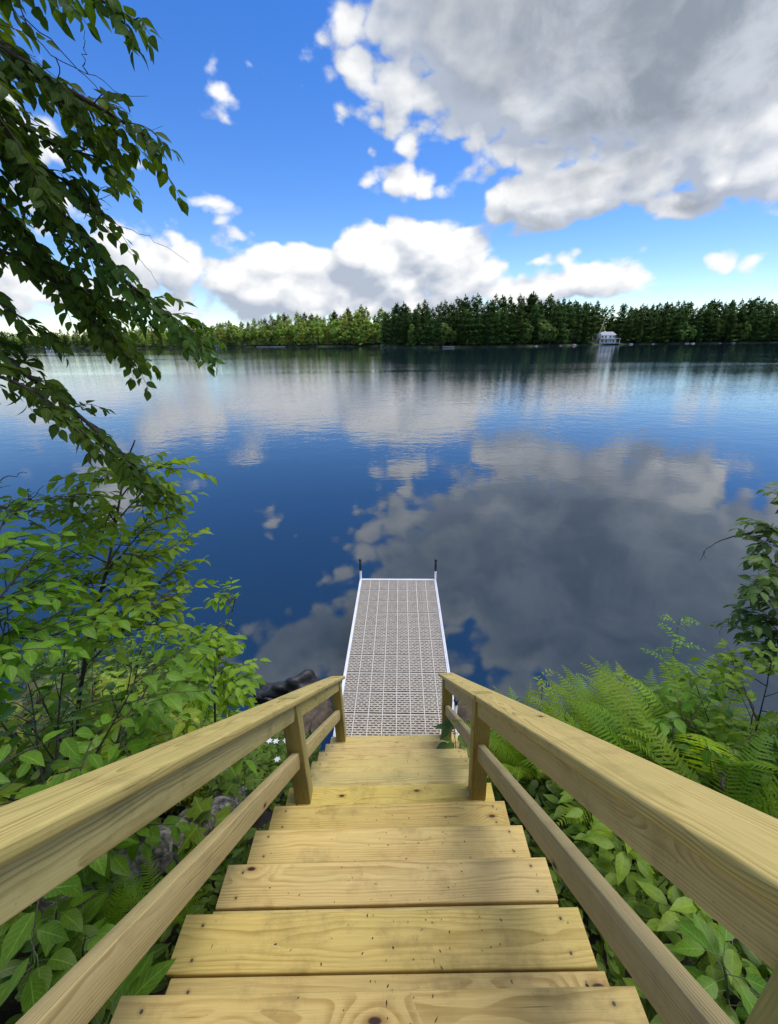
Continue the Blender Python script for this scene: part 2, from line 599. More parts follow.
def far_leaf_material(name, a, bcol, trans=0.15):
    """far crowns: tone by clump and by tree"""
    m, t, b = material(name)
    tint = t.new('ShaderNodeAttribute', attribute_name='tint').outputs['Fac']
    rnd = t.new('ShaderNodeObjectInfo').outputs['Random']
    c = t.mix(tint, a, bcol)
    hs = t.new('ShaderNodeHueSaturation')
    t.put(hs.inputs['Hue'], t.math('MULTIPLY_ADD', rnd, 0.035, 0.482))
    t.put(hs.inputs['Value'], t.math('MULTIPLY_ADD', t.math('FRACT', t.math('MULTIPLY', rnd, 5.3)), 0.6, 0.7))
    t.put(hs.inputs['Color'], c)
    t.put(b.inputs['Base Color'], hs.outputs[0])
    b.inputs['Roughness'].default_value = 0.7
    b.inputs['Specular IOR Level'].default_value = 0.15
    tr = t.new('ShaderNodeBsdfTranslucent')
    t.put(tr.inputs['Color'], hs.outputs[0])
    mx = t.new('ShaderNodeMixShader')
    mx.inputs[0].default_value = trans
    t.l.new(b.outputs[0], mx.inputs[1])
    t.l.new(tr.outputs[0], mx.inputs[2])
    t.l.new(mx.outputs[0], t.n['Material Output'].inputs[0])
    return m


M = {}
M['tread'] = wood_material('tread_wood', (0.66, 0.505, 0.175), (0.43, 0.295, 0.082), (0.55, 0.45, 0.155), 0.0062, 0.55, True)
M['rail'] = wood_material('rail_wood', (0.66, 0.53, 0.205), (0.37, 0.275, 0.085), (0.54, 0.45, 0.165), 0.0052)
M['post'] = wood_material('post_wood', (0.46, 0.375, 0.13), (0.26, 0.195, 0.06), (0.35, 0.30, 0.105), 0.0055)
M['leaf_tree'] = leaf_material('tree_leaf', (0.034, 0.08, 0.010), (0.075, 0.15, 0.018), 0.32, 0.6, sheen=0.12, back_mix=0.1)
M['leaf_sapling'] = leaf_material('sapling_leaf', (0.10, 0.215, 0.014), (0.18, 0.33, 0.025), 0.42)
M['leaf_lime'] = leaf_material('lime_leaf', (0.15, 0.30, 0.015), (0.27, 0.42, 0.03), 0.4)
M['leaf_broad'] = leaf_material('broad_leaf', (0.20, 0.31, 0.025), (0.34, 0.44, 0.06), 0.4)
M['leaf_red'] = leaf_material('reddish_leaf', (0.11, 0.13, 0.05), (0.19, 0.17, 0.085), 0.25)
M['leaf_dark'] = leaf_material('dark_leaf', (0.04, 0.095, 0.015), (0.09, 0.17, 0.026), 0.25, 0.38)
M['leaf_mid'] = leaf_material('mid_leaf', (0.09, 0.20, 0.016), (0.17, 0.31, 0.03), 0.38, 0.36)
M['fern'] = leaf_material('fern_leaf', (0.12, 0.25, 0.014), (0.23, 0.39, 0.03), 0.45, 0.5, veins=0.3)
M['leaf_under'] = leaf_material('undergrowth_leaf', (0.04, 0.095, 0.012), (0.15, 0.28, 0.028), 0.35, 0.38)
M['petal'] = plain('white_petal', (0.8, 0.8, 0.82), 0.6, var=0.05)
M['stem'] = plain('green_stem', (0.10, 0.14, 0.045), 0.6, var=0.3)
M['twig'] = bark_material('twig_bark', (0.05, 0.036, 0.028), (0.09, 0.065, 0.05), 60)
M['bark'] = bark_material('tree_bark', (0.09, 0.07, 0.055), (0.18, 0.15, 0.12), 22)
M['pine_bark'] = bark_material('pine_bark', (0.07, 0.05, 0.04), (0.13, 0.10, 0.08), 3)
M['birch_bark'] = bark_material('birch_bark', (0.45, 0.42, 0.38), (0.65, 0.62, 0.58), 3)
M['pine'] = far_leaf_material('pine_needles', (0.04, 0.092, 0.024), (0.135, 0.225, 0.052), 0.33)  # naturally dark pine green, with the right shore's cloud shadow in the colour too
M['broad_far'] = far_leaf_material('far_broadleaf', (0.18, 0.30, 0.04), (0.42, 0.56, 0.10), 0.4)  # leafy green lightened to carry the sun patch on the left shore
M['broad_shaded'] = far_leaf_material('shaded_broadleaf', (0.05, 0.105, 0.02), (0.15, 0.235, 0.045), 0.3)  # darker broadleaf copy, cloud shade of the right shore put into the colour
M['sunlit_pine'] = far_leaf_material('sunlit_pine_needles', (0.25, 0.34, 0.06), (0.60, 0.66, 0.17), 0.45)  # lit copy of the pine colour: left shore's sun patch painted in
M['white_metal'] = plain('white_aluminium', (0.78, 0.79, 0.80), 0.35, 0.0, 0.06, 8)
M['dark_pole'] = plain('dark_pole', (0.05, 0.055, 0.06), 0.4, 0.6, 0.2)
M['grate'] = plain('deck_grate', (0.46, 0.405, 0.325), 0.6, 0.0, 0.14, 14)
M['grate_rib'] = plain('deck_rib', (0.62, 0.57, 0.49), 0.55, 0.0, 0.06, 9)
M['under'] = plain('dark_underside', (0.05, 0.045, 0.045), 0.7)
M['reflection_lump'] = plain('dark_reflection', (0.02, 0.02, 0.02), 0.5, var=0.5, bump=0.02)  # near-black colour imitating a dark reflection on the water
M['rock'] = plain('brown_rock', (0.10, 0.075, 0.05), 0.8, var=0.4, scale=9, bump=0.03)
M['house_wall'] = plain('white_siding', (0.72, 0.75, 0.78), 0.6, var=0.05)
M['house_roof'] = plain('grey_shingle', (0.42, 0.45, 0.48), 0.8)
M['glass'] = plain('dark_window_glass', (0.04, 0.05, 0.06), 0.1)
M['litter'] = plain('plant_litter', (0.05, 0.035, 0.02), 0.9, var=0.5, scale=60)

# ------------------------------------------------------------------ terrain and water
YS0, RUN, RISE = 0.5334, 0.2576, 0.2143          # the stair: far edge of the top visible tread, run and rise (stair space)
TZ = 2.6224


def noseline(y):
    return TZ - (y - YS0) * (RISE / RUN)


def _n2(x, y):
    return (np.sin(1.7 * x + 0.6) * np.cos(2.1 * y + 0.3) * 0.5 + np.sin(3.9 * x - 1.1 * y) * 0.25 + np.cos(5.3 * y + 2.2 * x) * 0.18)


def ground_z(x, y):
    x, y = np.asarray(x, float), np.asarray(y, float)
    ax = np.abs(x - 0.03)
    s = np.clip((ax - 0.55) / 0.5, 0, 1)
    s = s * s * (3 - 2 * s)
    z = noseline(y) - 0.52 + 0.33 * s + 0.06 * np.clip(ax - 1.2, 0, 2.0) + 0.07 * s * _n2(x, y)
    z = np.where(z < 0, z * 0.45, z)
    top = 3.0 + 0.04 * _n2(x, y)
    z = np.minimum(z, top)
    return np.maximum(z, -1.4)


def build_ground():
    m, t, b = material('bank_soil')
    v = t.new('ShaderNodeTexCoord').outputs['Object']
    n = t.noise(v, 7, 8, 0.65)
    n2 = t.noise(v, 60, 4, 0.6)
    c = t.ramp(n, [(0.3, (0.012, 0.010, 0.007)), (0.55, (0.04, 0.03, 0.02)), (0.75, (0.03, 0.045, 0.015))])
    c = t.mix(t.maprange(n2, 0.55, 0.75, 0, 0.6), c, (0.09, 0.065, 0.04))
    t.put(b.inputs['Base Color'], c)
    b.inputs['Roughness'].default_value = 0.95
    t.put(b.inputs['Normal'], t.bump(t.math('ADD', n, n2), 0.8, 0.04))
    xs = np.concatenate([[-400, -60, -20, -10], np.linspace(-9, 9, 121), [12, 20, 60, 400]])
    ys = np.concatenate([[-400, -60, -20, -6], np.linspace(-3, 7, 81)])
    X, Y = np.meshgrid(xs, ys)
    Z = ground_z(X, Y)
    Z = np.where(np.abs(X) > 15, np.minimum(Z, 3.0), Z)
    v = np.stack([X, Y, Z], -1).reshape(-1, 3)
    nx = len(xs)
    f = [(j * nx + i, j * nx + i + 1, (j + 1) * nx + i + 1, (j + 1) * nx + i) for j in range(len(ys) - 1) for i in range(nx - 1)]
    mb = MB()
    mb.add(v, f)
    tag(mb.build('ground', m), kind='structure')


def build_water():
    m, t, b = material('lake_water')
    v = t.new('ShaderNodeTexCoord').outputs['Object']
    x, y, z = t.sep(v)
    b.inputs['Base Color'].default_value = (0.011, 0.030, 0.050, 1)
    b.inputs['Roughness'].default_value = 0.02
    b.inputs['IOR'].default_value = 1.75
    b.inputs['Specular IOR Level'].default_value = 0.6
    # cat's paws: the breeze reaches the open lake, the near water lies still
    patch = t.noise(t.comb(t.math('MULTIPLY', x, 0.010), t.math('MULTIPLY', y, 0.035), 0.0), 1.0, 4, 0.55, dist=0.6)
    wind = t.maprange(y, 6.0, 28.0)
    amp = t.math('MULTIPLY', wind, t.maprange(patch, 0.36, 0.62, 0.35, 1.0))
    n1 = t.noise(t.comb(t.math('MULTIPLY', x, 0.8), t.math('MULTIPLY', y, 1.3), 0.0), 1.0, 3, 0.5)
    n2 = t.noise(t.comb(t.math('MULTIPLY', x, 0.35), t.math('MULTIPLY', y, 0.35), 3.0), 1.0, 2, 0.5)
    n3 = t.noise(t.comb(t.math('MULTIPLY', x, 3.2), t.math('MULTIPLY', y, 4.5), 7.0), 1.0, 2, 0.5)
    hh = t.math('MULTIPLY', amp, t.math('ADD', t.math('MULTIPLY', n1, 0.016), t.math('MULTIPLY', n3, 0.009)))
    hh = t.math('ADD', hh, t.math('MULTIPLY', n2, 0.006))
    t.put(b.inputs['Normal'], t.bump(hh, 1.0, 1.0))
    mb = MB()
    mb.add([(-2500, 2.2, 0), (2500, 2.2, 0), (2500, 2600, 0), (-2500, 2600, 0)], [(0, 1, 2, 3)])
    tag(mb.build('water', m, smooth=False), kind='structure')


build_ground()
build_water()

# far shore: two banks of land, the right one nearer
SHORE_R = [(-6, 402), (6, 352), (30, 322), (70, 318), (120, 345), (175, 385), (230, 405), (300, 410), (420, 400), (620, 380)]
SHORE_L = [(-720, 640), (-500, 600), (-380, 575), (-300, 560), (-180, 520), (-110, 505), (-40, 485), (20, 470), (60, 470)]


def shore_y(shore, x):
    p = np.array(shore, float)
    return np.interp(x, p[:, 0], p[:, 1])


def build_far_land():
    m, t, b = material('far_forest_floor')
    v = t.new('ShaderNodeTexCoord').outputs['Object']
    n = t.noise(v, 0.12, 5, 0.6)
    t.put(b.inputs['Base Color'], t.ramp(n, [(0.35, (0.02, 0.035, 0.012)), (0.6, (0.07, 0.10, 0.03)), (0.75, (0.14, 0.13, 0.09))]))
    b.inputs['Roughness'].default_value = 0.95
    for name, shore, hgt, x0, x1 in (('far_shore_land', SHORE_R, 13, -6, 620), ('far_shore_land', SHORE_L, 10, -720, 60)):
        xs = np.linspace(x0, x1, 120)
        rows = [(0, -0.6), (3, 0.9), (12, 1.8), (40, 0.35 * hgt), (110, hgt), (260, hgt * 1.1)]
        mb = MB()
        V = []
        for d, z in rows:
            for x in xs:
                V.append((x, shore_y(shore, x) + d + 2.0 * math.sin(x * 0.21) + 1.2 * math.sin(x * 0.53), z + (0.6 * math.sin(x * .03 + d) if d > 20 else 0)))
        nx = len(xs)
        f = [(j * nx + i, j * nx + i + 1, (j + 1) * nx + i + 1, (j + 1) * nx + i) for j in range(len(rows) - 1) for i in range(nx - 1)]
        mb.add(V, f)
        tag(mb.build(name, m), kind='structure')


build_far_land()


# ------------------------------------------------------------------ wooden staircase (own frame: x across, y towards the lake)
ST_M = Matrix(((0.99966, 0.0042, -0.0258, -0.0441), (-0.0042, 0.99999, 0.0001, 0.0002), (0.0258, 0.0, 0.99967, 2.6224), (0, 0, 0, 1)))
BOARD_CACHE = {}


def board_mesh(name, L, Wd, T, bevel=0.006, warp=0.0):
    bm = bmesh.new()
    bmesh.ops.create_cube(bm, size=1.0)
    bmesh.ops.scale(bm, vec=(L, Wd, T), verts=bm.verts)
    long_e = [e for e in bm.edges if abs(e.verts[0].co.x - e.verts[1].co.x) > L * 0.5]
    bmesh.ops.bevel(bm, geom=long_e, offset=bevel, segments=3, affect='EDGES', profile=0.5)
    end_e = [e for e in bm.edges if abs(e.verts[0].co.x - e.verts[1].co.x) < 1e-5 and abs(abs(e.verts[0].co.x) - L / 2) < 1e-5]
    cuts = max(2, int(L / 0.25))
    for k in range(1, cuts):
        bmesh.ops.bisect_plane(bm, geom=bm.verts[:] + bm.edges[:] + bm.faces[:], plane_co=(-L / 2 + L * k / cuts, 0, 0), plane_no=(1, 0, 0))
    ph = rng.random() * 6
    for v in bm.verts:
        s = math.sin(v.co.x * 2.3 + ph)
        v.co.z += warp * s
        v.co.y += warp * 0.7 * math.sin(v.co.x * 1.7 + ph * 2)
    me = bpy.data.meshes.new(name)
    bm.to_mesh(me)
    bm.free()
    me.shade_smooth()
    for e in me.edges:
        pass
    try:
        me.set_sharp_from_angle(angle=R(35))
    except Exception:
        pass
    return me


def add_board(name, L, Wd, T, loc, rx=0, ry=0, rz=0, mat='tread', parent=None, bevel=0.006, warp=0.0012, mtx=None):
    o = link(name, board_mesh(name, L, Wd, T, bevel, warp), M[mat], parent)
    if mtx is not None:
        o.matrix_local = mtx
    else:
        o.location = loc
        o.rotation_euler = (rx, ry, rz)
    return o


def build_stairs():
    root = empty('wooden_staircase', label='new yellow pine staircase with railings leading down to the dock', cat='staircase')
    root.matrix_world = ST_M
    W, BW, T = 1.22, 0.1397, 0.038
    for i in range(-3, 11):
        yf, z = YS0 + i * RUN, -i * RISE
        tr = empty('tread')
        tr.parent = root
        tr.location = (0, yf, z)
        j = rng.uniform(-0.005, 0.005, 6)
        add_board('stair_board', W + j[0], BW, T, (j[1], -BW / 2, -T / 2 + j[4] * 0.2), rz=j[4] * 0.25, parent=tr)
        if i == 0 or True:
            sx = 0.014 if i == 1 else j[2]
            add_board('stair_board', W - 0.006 + j[3], BW, T, (sx, -BW * 1.5 - 0.006, -T / 2 - 0.002), rz=j[5] * 0.25, parent=tr)
    # notched stringers under the treads
    for x in (-0.545, 0.0, 0.545):
        prof = []
        for i in range(-3, 11):
            yf, z = YS0 + i * RUN, -i * RISE - T - 0.001
            prof += [(yf - RUN - 0.02, z), (yf - 0.02, z)]
        y1, z1 = prof[-1]
        y0, z0 = prof[0]
        prof += [(y1, z1 - 0.17), (y1 - 0.12, z1 - 0.17), (y0, z0 - 0.30)]
        n = len(prof)
        mb = MB()
        mb.add([(x - 0.019, a, b) for a, b in prof] + [(x + 0.019, a, b) for a, b in prof],
               [tuple(range(n)), tuple(range(2 * n - 1, n - 1, -1))] + [((k + 1) % n, k, k + n, (k + 1) % n + n) for k in range(n)])
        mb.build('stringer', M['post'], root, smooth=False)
    nl = lambda y: -(y - YS0) * RISE / RUN
    cap_top = lambda y: nl(y) + 0.685 + 0.016 * y
    slope = math.atan2(cap_top(3) - cap_top(0), 3)
    posts = (0.16, 1.716, 3.05)
    for s in (-1, 1):
        for y in posts:
            zt = cap_top(y) - 0.034
            zb = nl(y) - (0.75 if y < 3 else 0.85)
            hgt = zt - zb
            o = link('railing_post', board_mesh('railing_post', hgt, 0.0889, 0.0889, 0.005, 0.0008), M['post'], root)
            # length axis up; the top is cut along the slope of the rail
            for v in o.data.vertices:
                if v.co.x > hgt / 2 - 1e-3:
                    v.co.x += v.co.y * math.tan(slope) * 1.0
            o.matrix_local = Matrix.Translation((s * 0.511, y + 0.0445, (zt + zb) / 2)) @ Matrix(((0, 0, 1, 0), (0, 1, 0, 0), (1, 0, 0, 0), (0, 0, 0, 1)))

        def rail(name, y0, y1, z_of, Wd, T_, x, flat, mat, bevel):
            a, b = Vector((x, y0, z_of(y0))), Vector((x, y1, z_of(y1)))
            d = (b - a)
            L = d.length
            d.normalize()
            side = Vector((1, 0, 0))
            up = side.cross(d)
            if flat:
                X, Y, Z = d, -side, up
            else:
                X, Y, Z = d, up, side * s
                if s < 0:
                    Z = -side
                Z = X.cross(Y)
            mm = Matrix((X, Y, Z)).transposed().to_4x4()
            mm.translation = (a + b) / 2
            add_board(name, L, Wd, T_, None, mat=mat, parent=root, bevel=bevel, mtx=mm)

        ct = 0.028
        plumb = lambda h: h / math.cos(slope)
        rail('cap_rail', -0.75, 3.265, lambda y: cap_top(y) - plumb(ct / 2), 0.1397, ct, s * 0.517, True, 'rail', 0.007)
        segs = ((-0.75, posts[0] - 0.001), (posts[0] + 0.09, posts[1] - 0.001), (posts[1] + 0.09, posts[2] - 0.001))
        mt = (lambda y: nl(y) + 0.332 + 0.014 * y) if s > 0 else (lambda y: nl(y) + 0.298 + 0.018 * y)
        for y0, y1 in segs:
            rail('upper_rail', y0, y1, lambda y: cap_top(y) - plumb(ct) - plumb(0.0445) - 0.001, 0.0889, 0.038, s * 0.497, False, 'rail', 0.005)
            rail('middle_rail', y0, y1, lambda y: mt(y) - plumb(0.0445), 0.0889, 0.038, s * 0.509, False, 'rail', 0.005)
    return root


stairs = build_stairs()


# bits of blossom and bark lying on the treads
def build_litter():
    mb = MB()
    n = 620
    i = rng.integers(0, 11, n)
    x = np.clip(rng.normal(0.1, 0.27, n), -0.56, 0.56)
    dy = rng.uniform(0.01, 0.25, n)
    P = np.stack([x, YS0 + i * RUN - dy, -i * RISE + 0.0016], 1)
    a = rng.uniform(0, 6.28, n)
    d = np.stack([np.cos(a), np.sin(a), 0.1 * rng.normal(size=n)], 1)
    mb.leaves(P, d, np.tile([0, 0, 1.0], (n, 1)) + 0.3 * rng.normal(size=(n, 3)), rng.uniform(0.002, 0.010, n) * rng.choice([0.5, 1, 1, 1.5], n), rng.uniform(0.0012, 0.0042, n), curl=0.1, prof=PROF_LANCE)
    o = mb.build('plant_litter', M['litter'])
    o.matrix_world = ST_M
    tag(o, label='dark crumbs of plant litter strewn over the stair treads', cat='plant litter', kind='stuff')


build_litter()


# ------------------------------------------------------------------ dock
def build_dock():
    root = empty('floating_dock', (0.134, 6.135, 0.43), -0.0287, label='narrow grey grated dock with white edges over the lake', cat='dock')
    Wd, PL, N = 1.243, 0.302, 10
    mb, rb = MB(), MB()
    x0, x1 = -Wd / 2 + 0.034, Wd / 2 - 0.034
    pitch = 0.0285
    rows = int(PL / pitch)
    for r_ in range(rows):
        yb = -r_ * pitch - 0.012
        mb.box(((x0 + x1) / 2, yb, -0.008), ((x1 - x0) / 2, 0.0075, 0.008), rng.random())
        if r_ < rows - 1:
            k0 = x0 + (0.03 if r_ % 2 else 0.0)
            for xx in np.arange(k0, x1, 0.0585):
                mb.box((xx + 0.004 * rng.normal(), yb - pitch / 2, -0.0095), (0.0085, pitch / 2 - 0.007, 0.0065), rng.random())
    for k in range(1, 8):
        rb.box((x0 + (x1 - x0) * k / 8, -PL / 2, 0.0015), (0.0045, PL / 2 - 0.004, 0.004))
    rb.box(((x0 + x1) / 2, -0.003, 0.001), ((x1 - x0) / 2, 0.006, 0.004))
    me, re_ = mb.mesh('deck_panel', False), rb.mesh('deck_rib', False)
    for k in range(N):
        o = link('deck_panel', me, M['grate'], root, (0, -0.012 - k * PL, rng.normal() * 0.0008))
        link('rib', re_, M['grate_rib'], o)
    for s in (-1, 1):
        m2 = MB()
        m2.box((s * (Wd / 2 - 0.016), -PL * N / 2 - 0.01, -0.045), (0.016, PL * N / 2 + 0.01, 0.058))
        m2.box((s * (Wd / 2 - 0.008), -PL * N / 2 - 0.01, 0.016), (0.008, PL * N / 2 + 0.01, 0.006))
        m2.build('side_rail', M['white_metal'], root, smooth=False)
        for y in (0.0, -PL * N + 0.25):
            lg = MB()
            lg.tube([(s * (Wd / 2 - 0.012), y + 0.03, -1.6), (s * (Wd / 2 - 0.012), y + 0.03, 0.16)], 0.017, 10)
            l = lg.build('leg_pole', M['white_metal'], root)
            cp = MB()
            top = 0.345 if y == 0 else 0.20
            cp.tube([(s * (Wd / 2 - 0.012), y + 0.03, 0.16), (s * (Wd / 2 - 0.012), y + 0.03, top)], 0.018, 10)
            cp.tube([(s * (Wd / 2 - 0.012), y + 0.03, top), (s * (Wd / 2 - 0.012), y + 0.03, top + 0.02)], 0.026, 10)
            cp.build('pole_cap', M['dark_pole'], l)
            br = MB()
            br.box((s * (Wd / 2 + 0.006), y + 0.03, -0.04), (0.008, 0.035, 0.05))
            br.build('bracket', M['dark_pole'], l, smooth=False)
    e = MB()
    e.box((0, 0.004, -0.045), (Wd / 2 - 0.033, 0.018, 0.058))
    e.build('end_rail', M['white_metal'], root, smooth=False)
    u = MB()
    for k in range(6):
        u.box((0, -0.2 - k * 0.52, -0.06), (Wd / 2 - 0.05, 0.02, 0.035))
    u.build('cross_beam', M['dark_pole'], root, smooth=False)


build_dock()


# ------------------------------------------------------------------ far trees
def pine_mesh(h, w, seed, n=420):
    g = np.random.default_rng(seed)
    mb = MB()
    lean = g.normal(size=2) * 0.01 * h
    for k in range(n):
        t = g.random() ** 0.8
        z = h * (0.03 + 0.97 * t)
        prof = (1 - t) ** 0.48 * (0.75 + 0.35 * math.sin(t * 34 + seed)) + 0.05
        r_ = w * prof * (0.35 + 0.65 * g.random() ** 0.5)
        a = g.random() * 6.283
        c = np.array([r_ * math.cos(a) + lean[0] * t, r_ * math.sin(a) + lean[1] * t, z + (0.08 * r_)])
        out = np.array([math.cos(a), math.sin(a), 0.15 + g.normal() * 0.25])
        tan = np.array([-math.sin(a), math.cos(a), g.normal() * 0.2])
        s = w * (0.17 + 0.22 * g.random()) * (1.1 - 0.6 * t)
        up = np.cross(out, tan) * 0.35
        tint = float(np.clip(0.25 + 0.6 * g.random() + 0.2 * (r_ / w - 0.4), 0, 1))
        v = [c - out * s * 0.7 - tan * s * .35, c - tan * s * 0.75 + out * s * .2, c + out * s * 0.5 - tan * s * 0.3 - up * s * .3, c + out * s * 1.15 + up * s * 0.3,
             c + out * s * 0.45 + tan * s * 0.35 - up * s * .4, c + tan * s * 0.75 + out * s * .15]
        v = [q + g.normal(size=3) * s * 0.12 for q in v]
        mb.add(v, [(0, 1, 2), (0, 2, 3), (0, 3, 4), (0, 4, 5)], tint)
    # leader at the top
    for k in range(5):
        a = g.random() * 6.28
        c = np.array([lean[0], lean[1], h * (0.97 + 0.012 * k)])
        d = np.array([math.cos(a), math.sin(a), 1.2]) * w * 0.16
        mb.add([c - [0, 0, w * .2], c + d, c + d * 0.4 + [0, 0, w * 0.2]], [(0, 1, 2)], 0.5)
    tr = MB()
    tr.tube([(0, 0, -1.5), (0, 0, h * 0.4), (lean[0], lean[1], h * 0.95)], [h * 0.014, h * 0.010, h * 0.002], 6)
    return mb.mesh('crown', False), tr.mesh('trunk')


def broad_mesh(h, w, seed, n=300):
    g = np.random.default_rng(seed)
    mb = MB()
    lobes = []
    for k in range(9):
        a, t = g.random() * 6.283, g.random()
        rr = w * 0.55 * math.sin(0.5 + 2.3 * t) * g.random() ** 0.4
        lobes.append((np.array([rr * math.cos(a), rr * math.sin(a), h * (0.22 + 0.62 * t)]), w * (0.32 + 0.22 * g.random()) * (1.1 - 0.45 * t)))
    for k in range(n):
        c0, r0 = lobes[g.integers(len(lobes))]
        d = g.normal(size=3)
        d /= np.linalg.norm(d)
        d[2] = d[2] * 0.9 + 0.1
        c = c0 + d * r0 * (0.7 + 0.35 * g.random())
        a = np.cross(d, g.normal(size=3))
        a /= np.linalg.norm(a)
        b = np.cross(d, a) + d * g.normal() * 0.5
        s = w * (0.10 + 0.10 * g.random())
        tint = float(np.clip(0.2 + 0.65 * g.random() + 0.15 * d[2], 0, 1))
        ring = [c + (a * math.cos(q) + b * math.sin(q)) * s * (0.6 + 0.6 * g.random()) for q in np.arange(5) * 1.2566]
        mb.add(ring, [(0, 1, 2), (0, 2, 3), (0, 3, 4)], tint)
    tr = MB()
    tr.tube([(0, 0, -1.5), (0.1, 0, h * 0.35), (0, 0.1, h * 0.8)], [h * 0.018, h * 0.013, h * 0.004], 6)
    for k in range(4):
        a = g.random() * 6.28
        tr.tube([(0, 0, h * 0.3), (w * .3 * math.cos(a), w * .3 * math.sin(a), h * 0.6)], [h * 0.008, h * 0.003], 5)
    return mb.mesh('crown', False), tr.mesh('trunk')


def far_trees():
    pines = [pine_mesh(30, 6.4, 11), pine_mesh(30, 5.4, 12), pine_mesh(30, 7.0, 13), pine_mesh(30, 6.0, 14), pine_mesh(30, 7.8, 15)]
    broads = [broad_mesh(20, 7.5, 21), broad_mesh(20, 6.2, 22), broad_mesh(20, 8.5, 23)]

    shaded_broads = [broad_mesh(20, 8.0, 31), broad_mesh(20, 6.6, 32), broad_mesh(20, 9.0, 33)]

    def tree(name, label, cat, group, meshes, mats, loc, sc, rz, wide=1.0):
        o = empty(name, loc, rz, label=label, cat=cat, group=group)
        o.scale = (sc * wide, sc * wide, sc)
        link('crown', meshes[0], None, o)
        link('trunk', meshes[1], None, o)
        return o
    for ms, cm, tm in ((pines, 'pine', 'pine_bark'), (broads, 'broad_far', 'bark'), (shaded_broads, 'broad_shaded', 'bark')):
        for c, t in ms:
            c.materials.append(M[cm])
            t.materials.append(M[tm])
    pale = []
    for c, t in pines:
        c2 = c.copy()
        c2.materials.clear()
        c2.materials.append(M['sunlit_pine'])  # same pine crowns recoloured as if in sunlight
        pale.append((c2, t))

    g = np.random.default_rng(5)
    # tree-top line along each shore: (picture x, height wanted in metres)
    rt = ([-6, 10, 30, 60, 110, 160, 190, 230, 290, 350, 620], [26, 31, 31, 33, 36, 36, 35, 33, 36, 38, 40])
    lt = ([-720, -480, -330, -200, -110, -70, -35, -10, 10, 60], [20, 22, 25, 29, 35, 34, 40, 36, 33, 30])
    count = {'R': 0, 'L': 0}
    mass = MB()

    def in_mass(ms, loc, sc, rz, wide):
        me = ms[0]
        n = len(me.vertices)
        co = np.zeros(n * 3, np.float32)
        me.vertices.foreach_get('co', co)
        co = co.reshape(-1, 3) * np.array([sc * wide, sc * wide, sc])
        c, s = math.cos(rz), math.sin(rz)
        co = np.stack([co[:, 0] * c - co[:, 1] * s, co[:, 0] * s + co[:, 1] * c, co[:, 2]], 1) + np.array(loc)
        tt = np.zeros(n, np.float32)
        me.attributes['tint'].data.foreach_get('value', tt)
        mass.add(co, [tuple(p.vertices) for p in me.polygons], np.clip(tt * (0.6 + 0.6 * g.random()), 0, 1))

    for side, shore, top, x0, x1, step in (('R', SHORE_R, rt, -8, 400, 5.2), ('L', SHORE_L, lt, -640, 50, 6.6)):
        for row, (d, zf) in enumerate(((4, 0.72), (13, 0.86), (26, 1.0), (42, 1.0), (60, 1.0))):
            x = x0
            while x < x1:
                x += step * (0.65 + 0.7 * g.random()) * (1 + 0.05 * row)
                if side == 'R' and 171 < x < 208 and row < 2:      # clearing round the house
                    continue
                if side == 'R' and 176 < x < 202 and row == 2:
                    continue
                Y = float(shore_y(shore, x)) + d + g.normal() * 2.0
                z = 1.5 if d < 14 else (3 + (d - 14) * (0.10 if side == 'R' else 0.05))
                H = float(np.interp(x, *top)) * zf * (0.78 + 0.20 * g.random()) - z * (0.6 if row > 1 else 0.2)
                rz, wide = g.random() * 6.28, 0.85 + 0.35 * g.random()
                fr = g.random()
                decid = fr < (0.27 if row < 2 else 0.16) if side == 'R' else fr < (0.55 if row < 2 else 0.35)
                if side == 'L' and -60 < x < 60 and row < 2:
                    decid = fr < 0.6
                if row < 3 and -330 < x < 345 or (row == 1 and x < -330):
                    if decid:
                        lab = ('round leafy tree among dark pines on the right far shore' if side == 'R' else 'leafy tree coloured light sunlit green on the left far shore')
                        tree('leafy_tree', lab, 'tree', 'leafy trees along the far shore', (shaded_broads if side == 'R' else broads)[g.integers(3)], None, (x, Y, z), H * (0.72 if side == 'R' else 0.88) / 20, rz, wide)
                    else:
                        lab = ('dark tall pine in the forest on the right far shore' if side == 'R' else 'pine coloured pale sunlit green in the forest on the left far shore')
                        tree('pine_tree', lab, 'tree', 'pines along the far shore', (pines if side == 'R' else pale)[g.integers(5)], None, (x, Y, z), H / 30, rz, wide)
                    count[side] += 1
                else:
                    in_mass(broads[g.integers(3)] if decid else pines[g.integers(5)], (x, Y, z), H / (28 if decid else 30), rz, wide)
    print('far trees', count)
    o = mass.build('far_forest', M['sunlit_pine'], smooth=False)
    o.data.materials[0] = M['forest_mass']
    tag(o, label='rows of forest trees standing behind the front shore trees', cat='forest', kind='stuff')
    # two pale birches leaning by the house
    for (x, lx, h) in ((171.5, -2.5, 15), (175, 4.5, 17)):
        Y = float(shore_y(SHORE_R, x)) + 3
        o = empty('birch_tree', (x, Y, 0.8), label='white birch trunk leaning left beside the far house' if lx < 0 else 'white birch trunk leaning right beside the far house', cat='tree')
        t = MB()
        t.tube([(0, 0, -1), (lx * .4, 0, h * .45), (lx, 0, h)], [0.42, 0.34, 0.12], 7)
        t.build('trunk', M['birch_bark'], o)
        c = link('crown', broads[1][0], None, o, (lx, 1.0, h * 0.45))
        c.scale = (0.3, 0.3, 0.42)


M['forest_mass'] = far_leaf_material('forest_mass', (0.09, 0.155, 0.033), (0.27, 0.36, 0.08), 0.35)
far_trees()


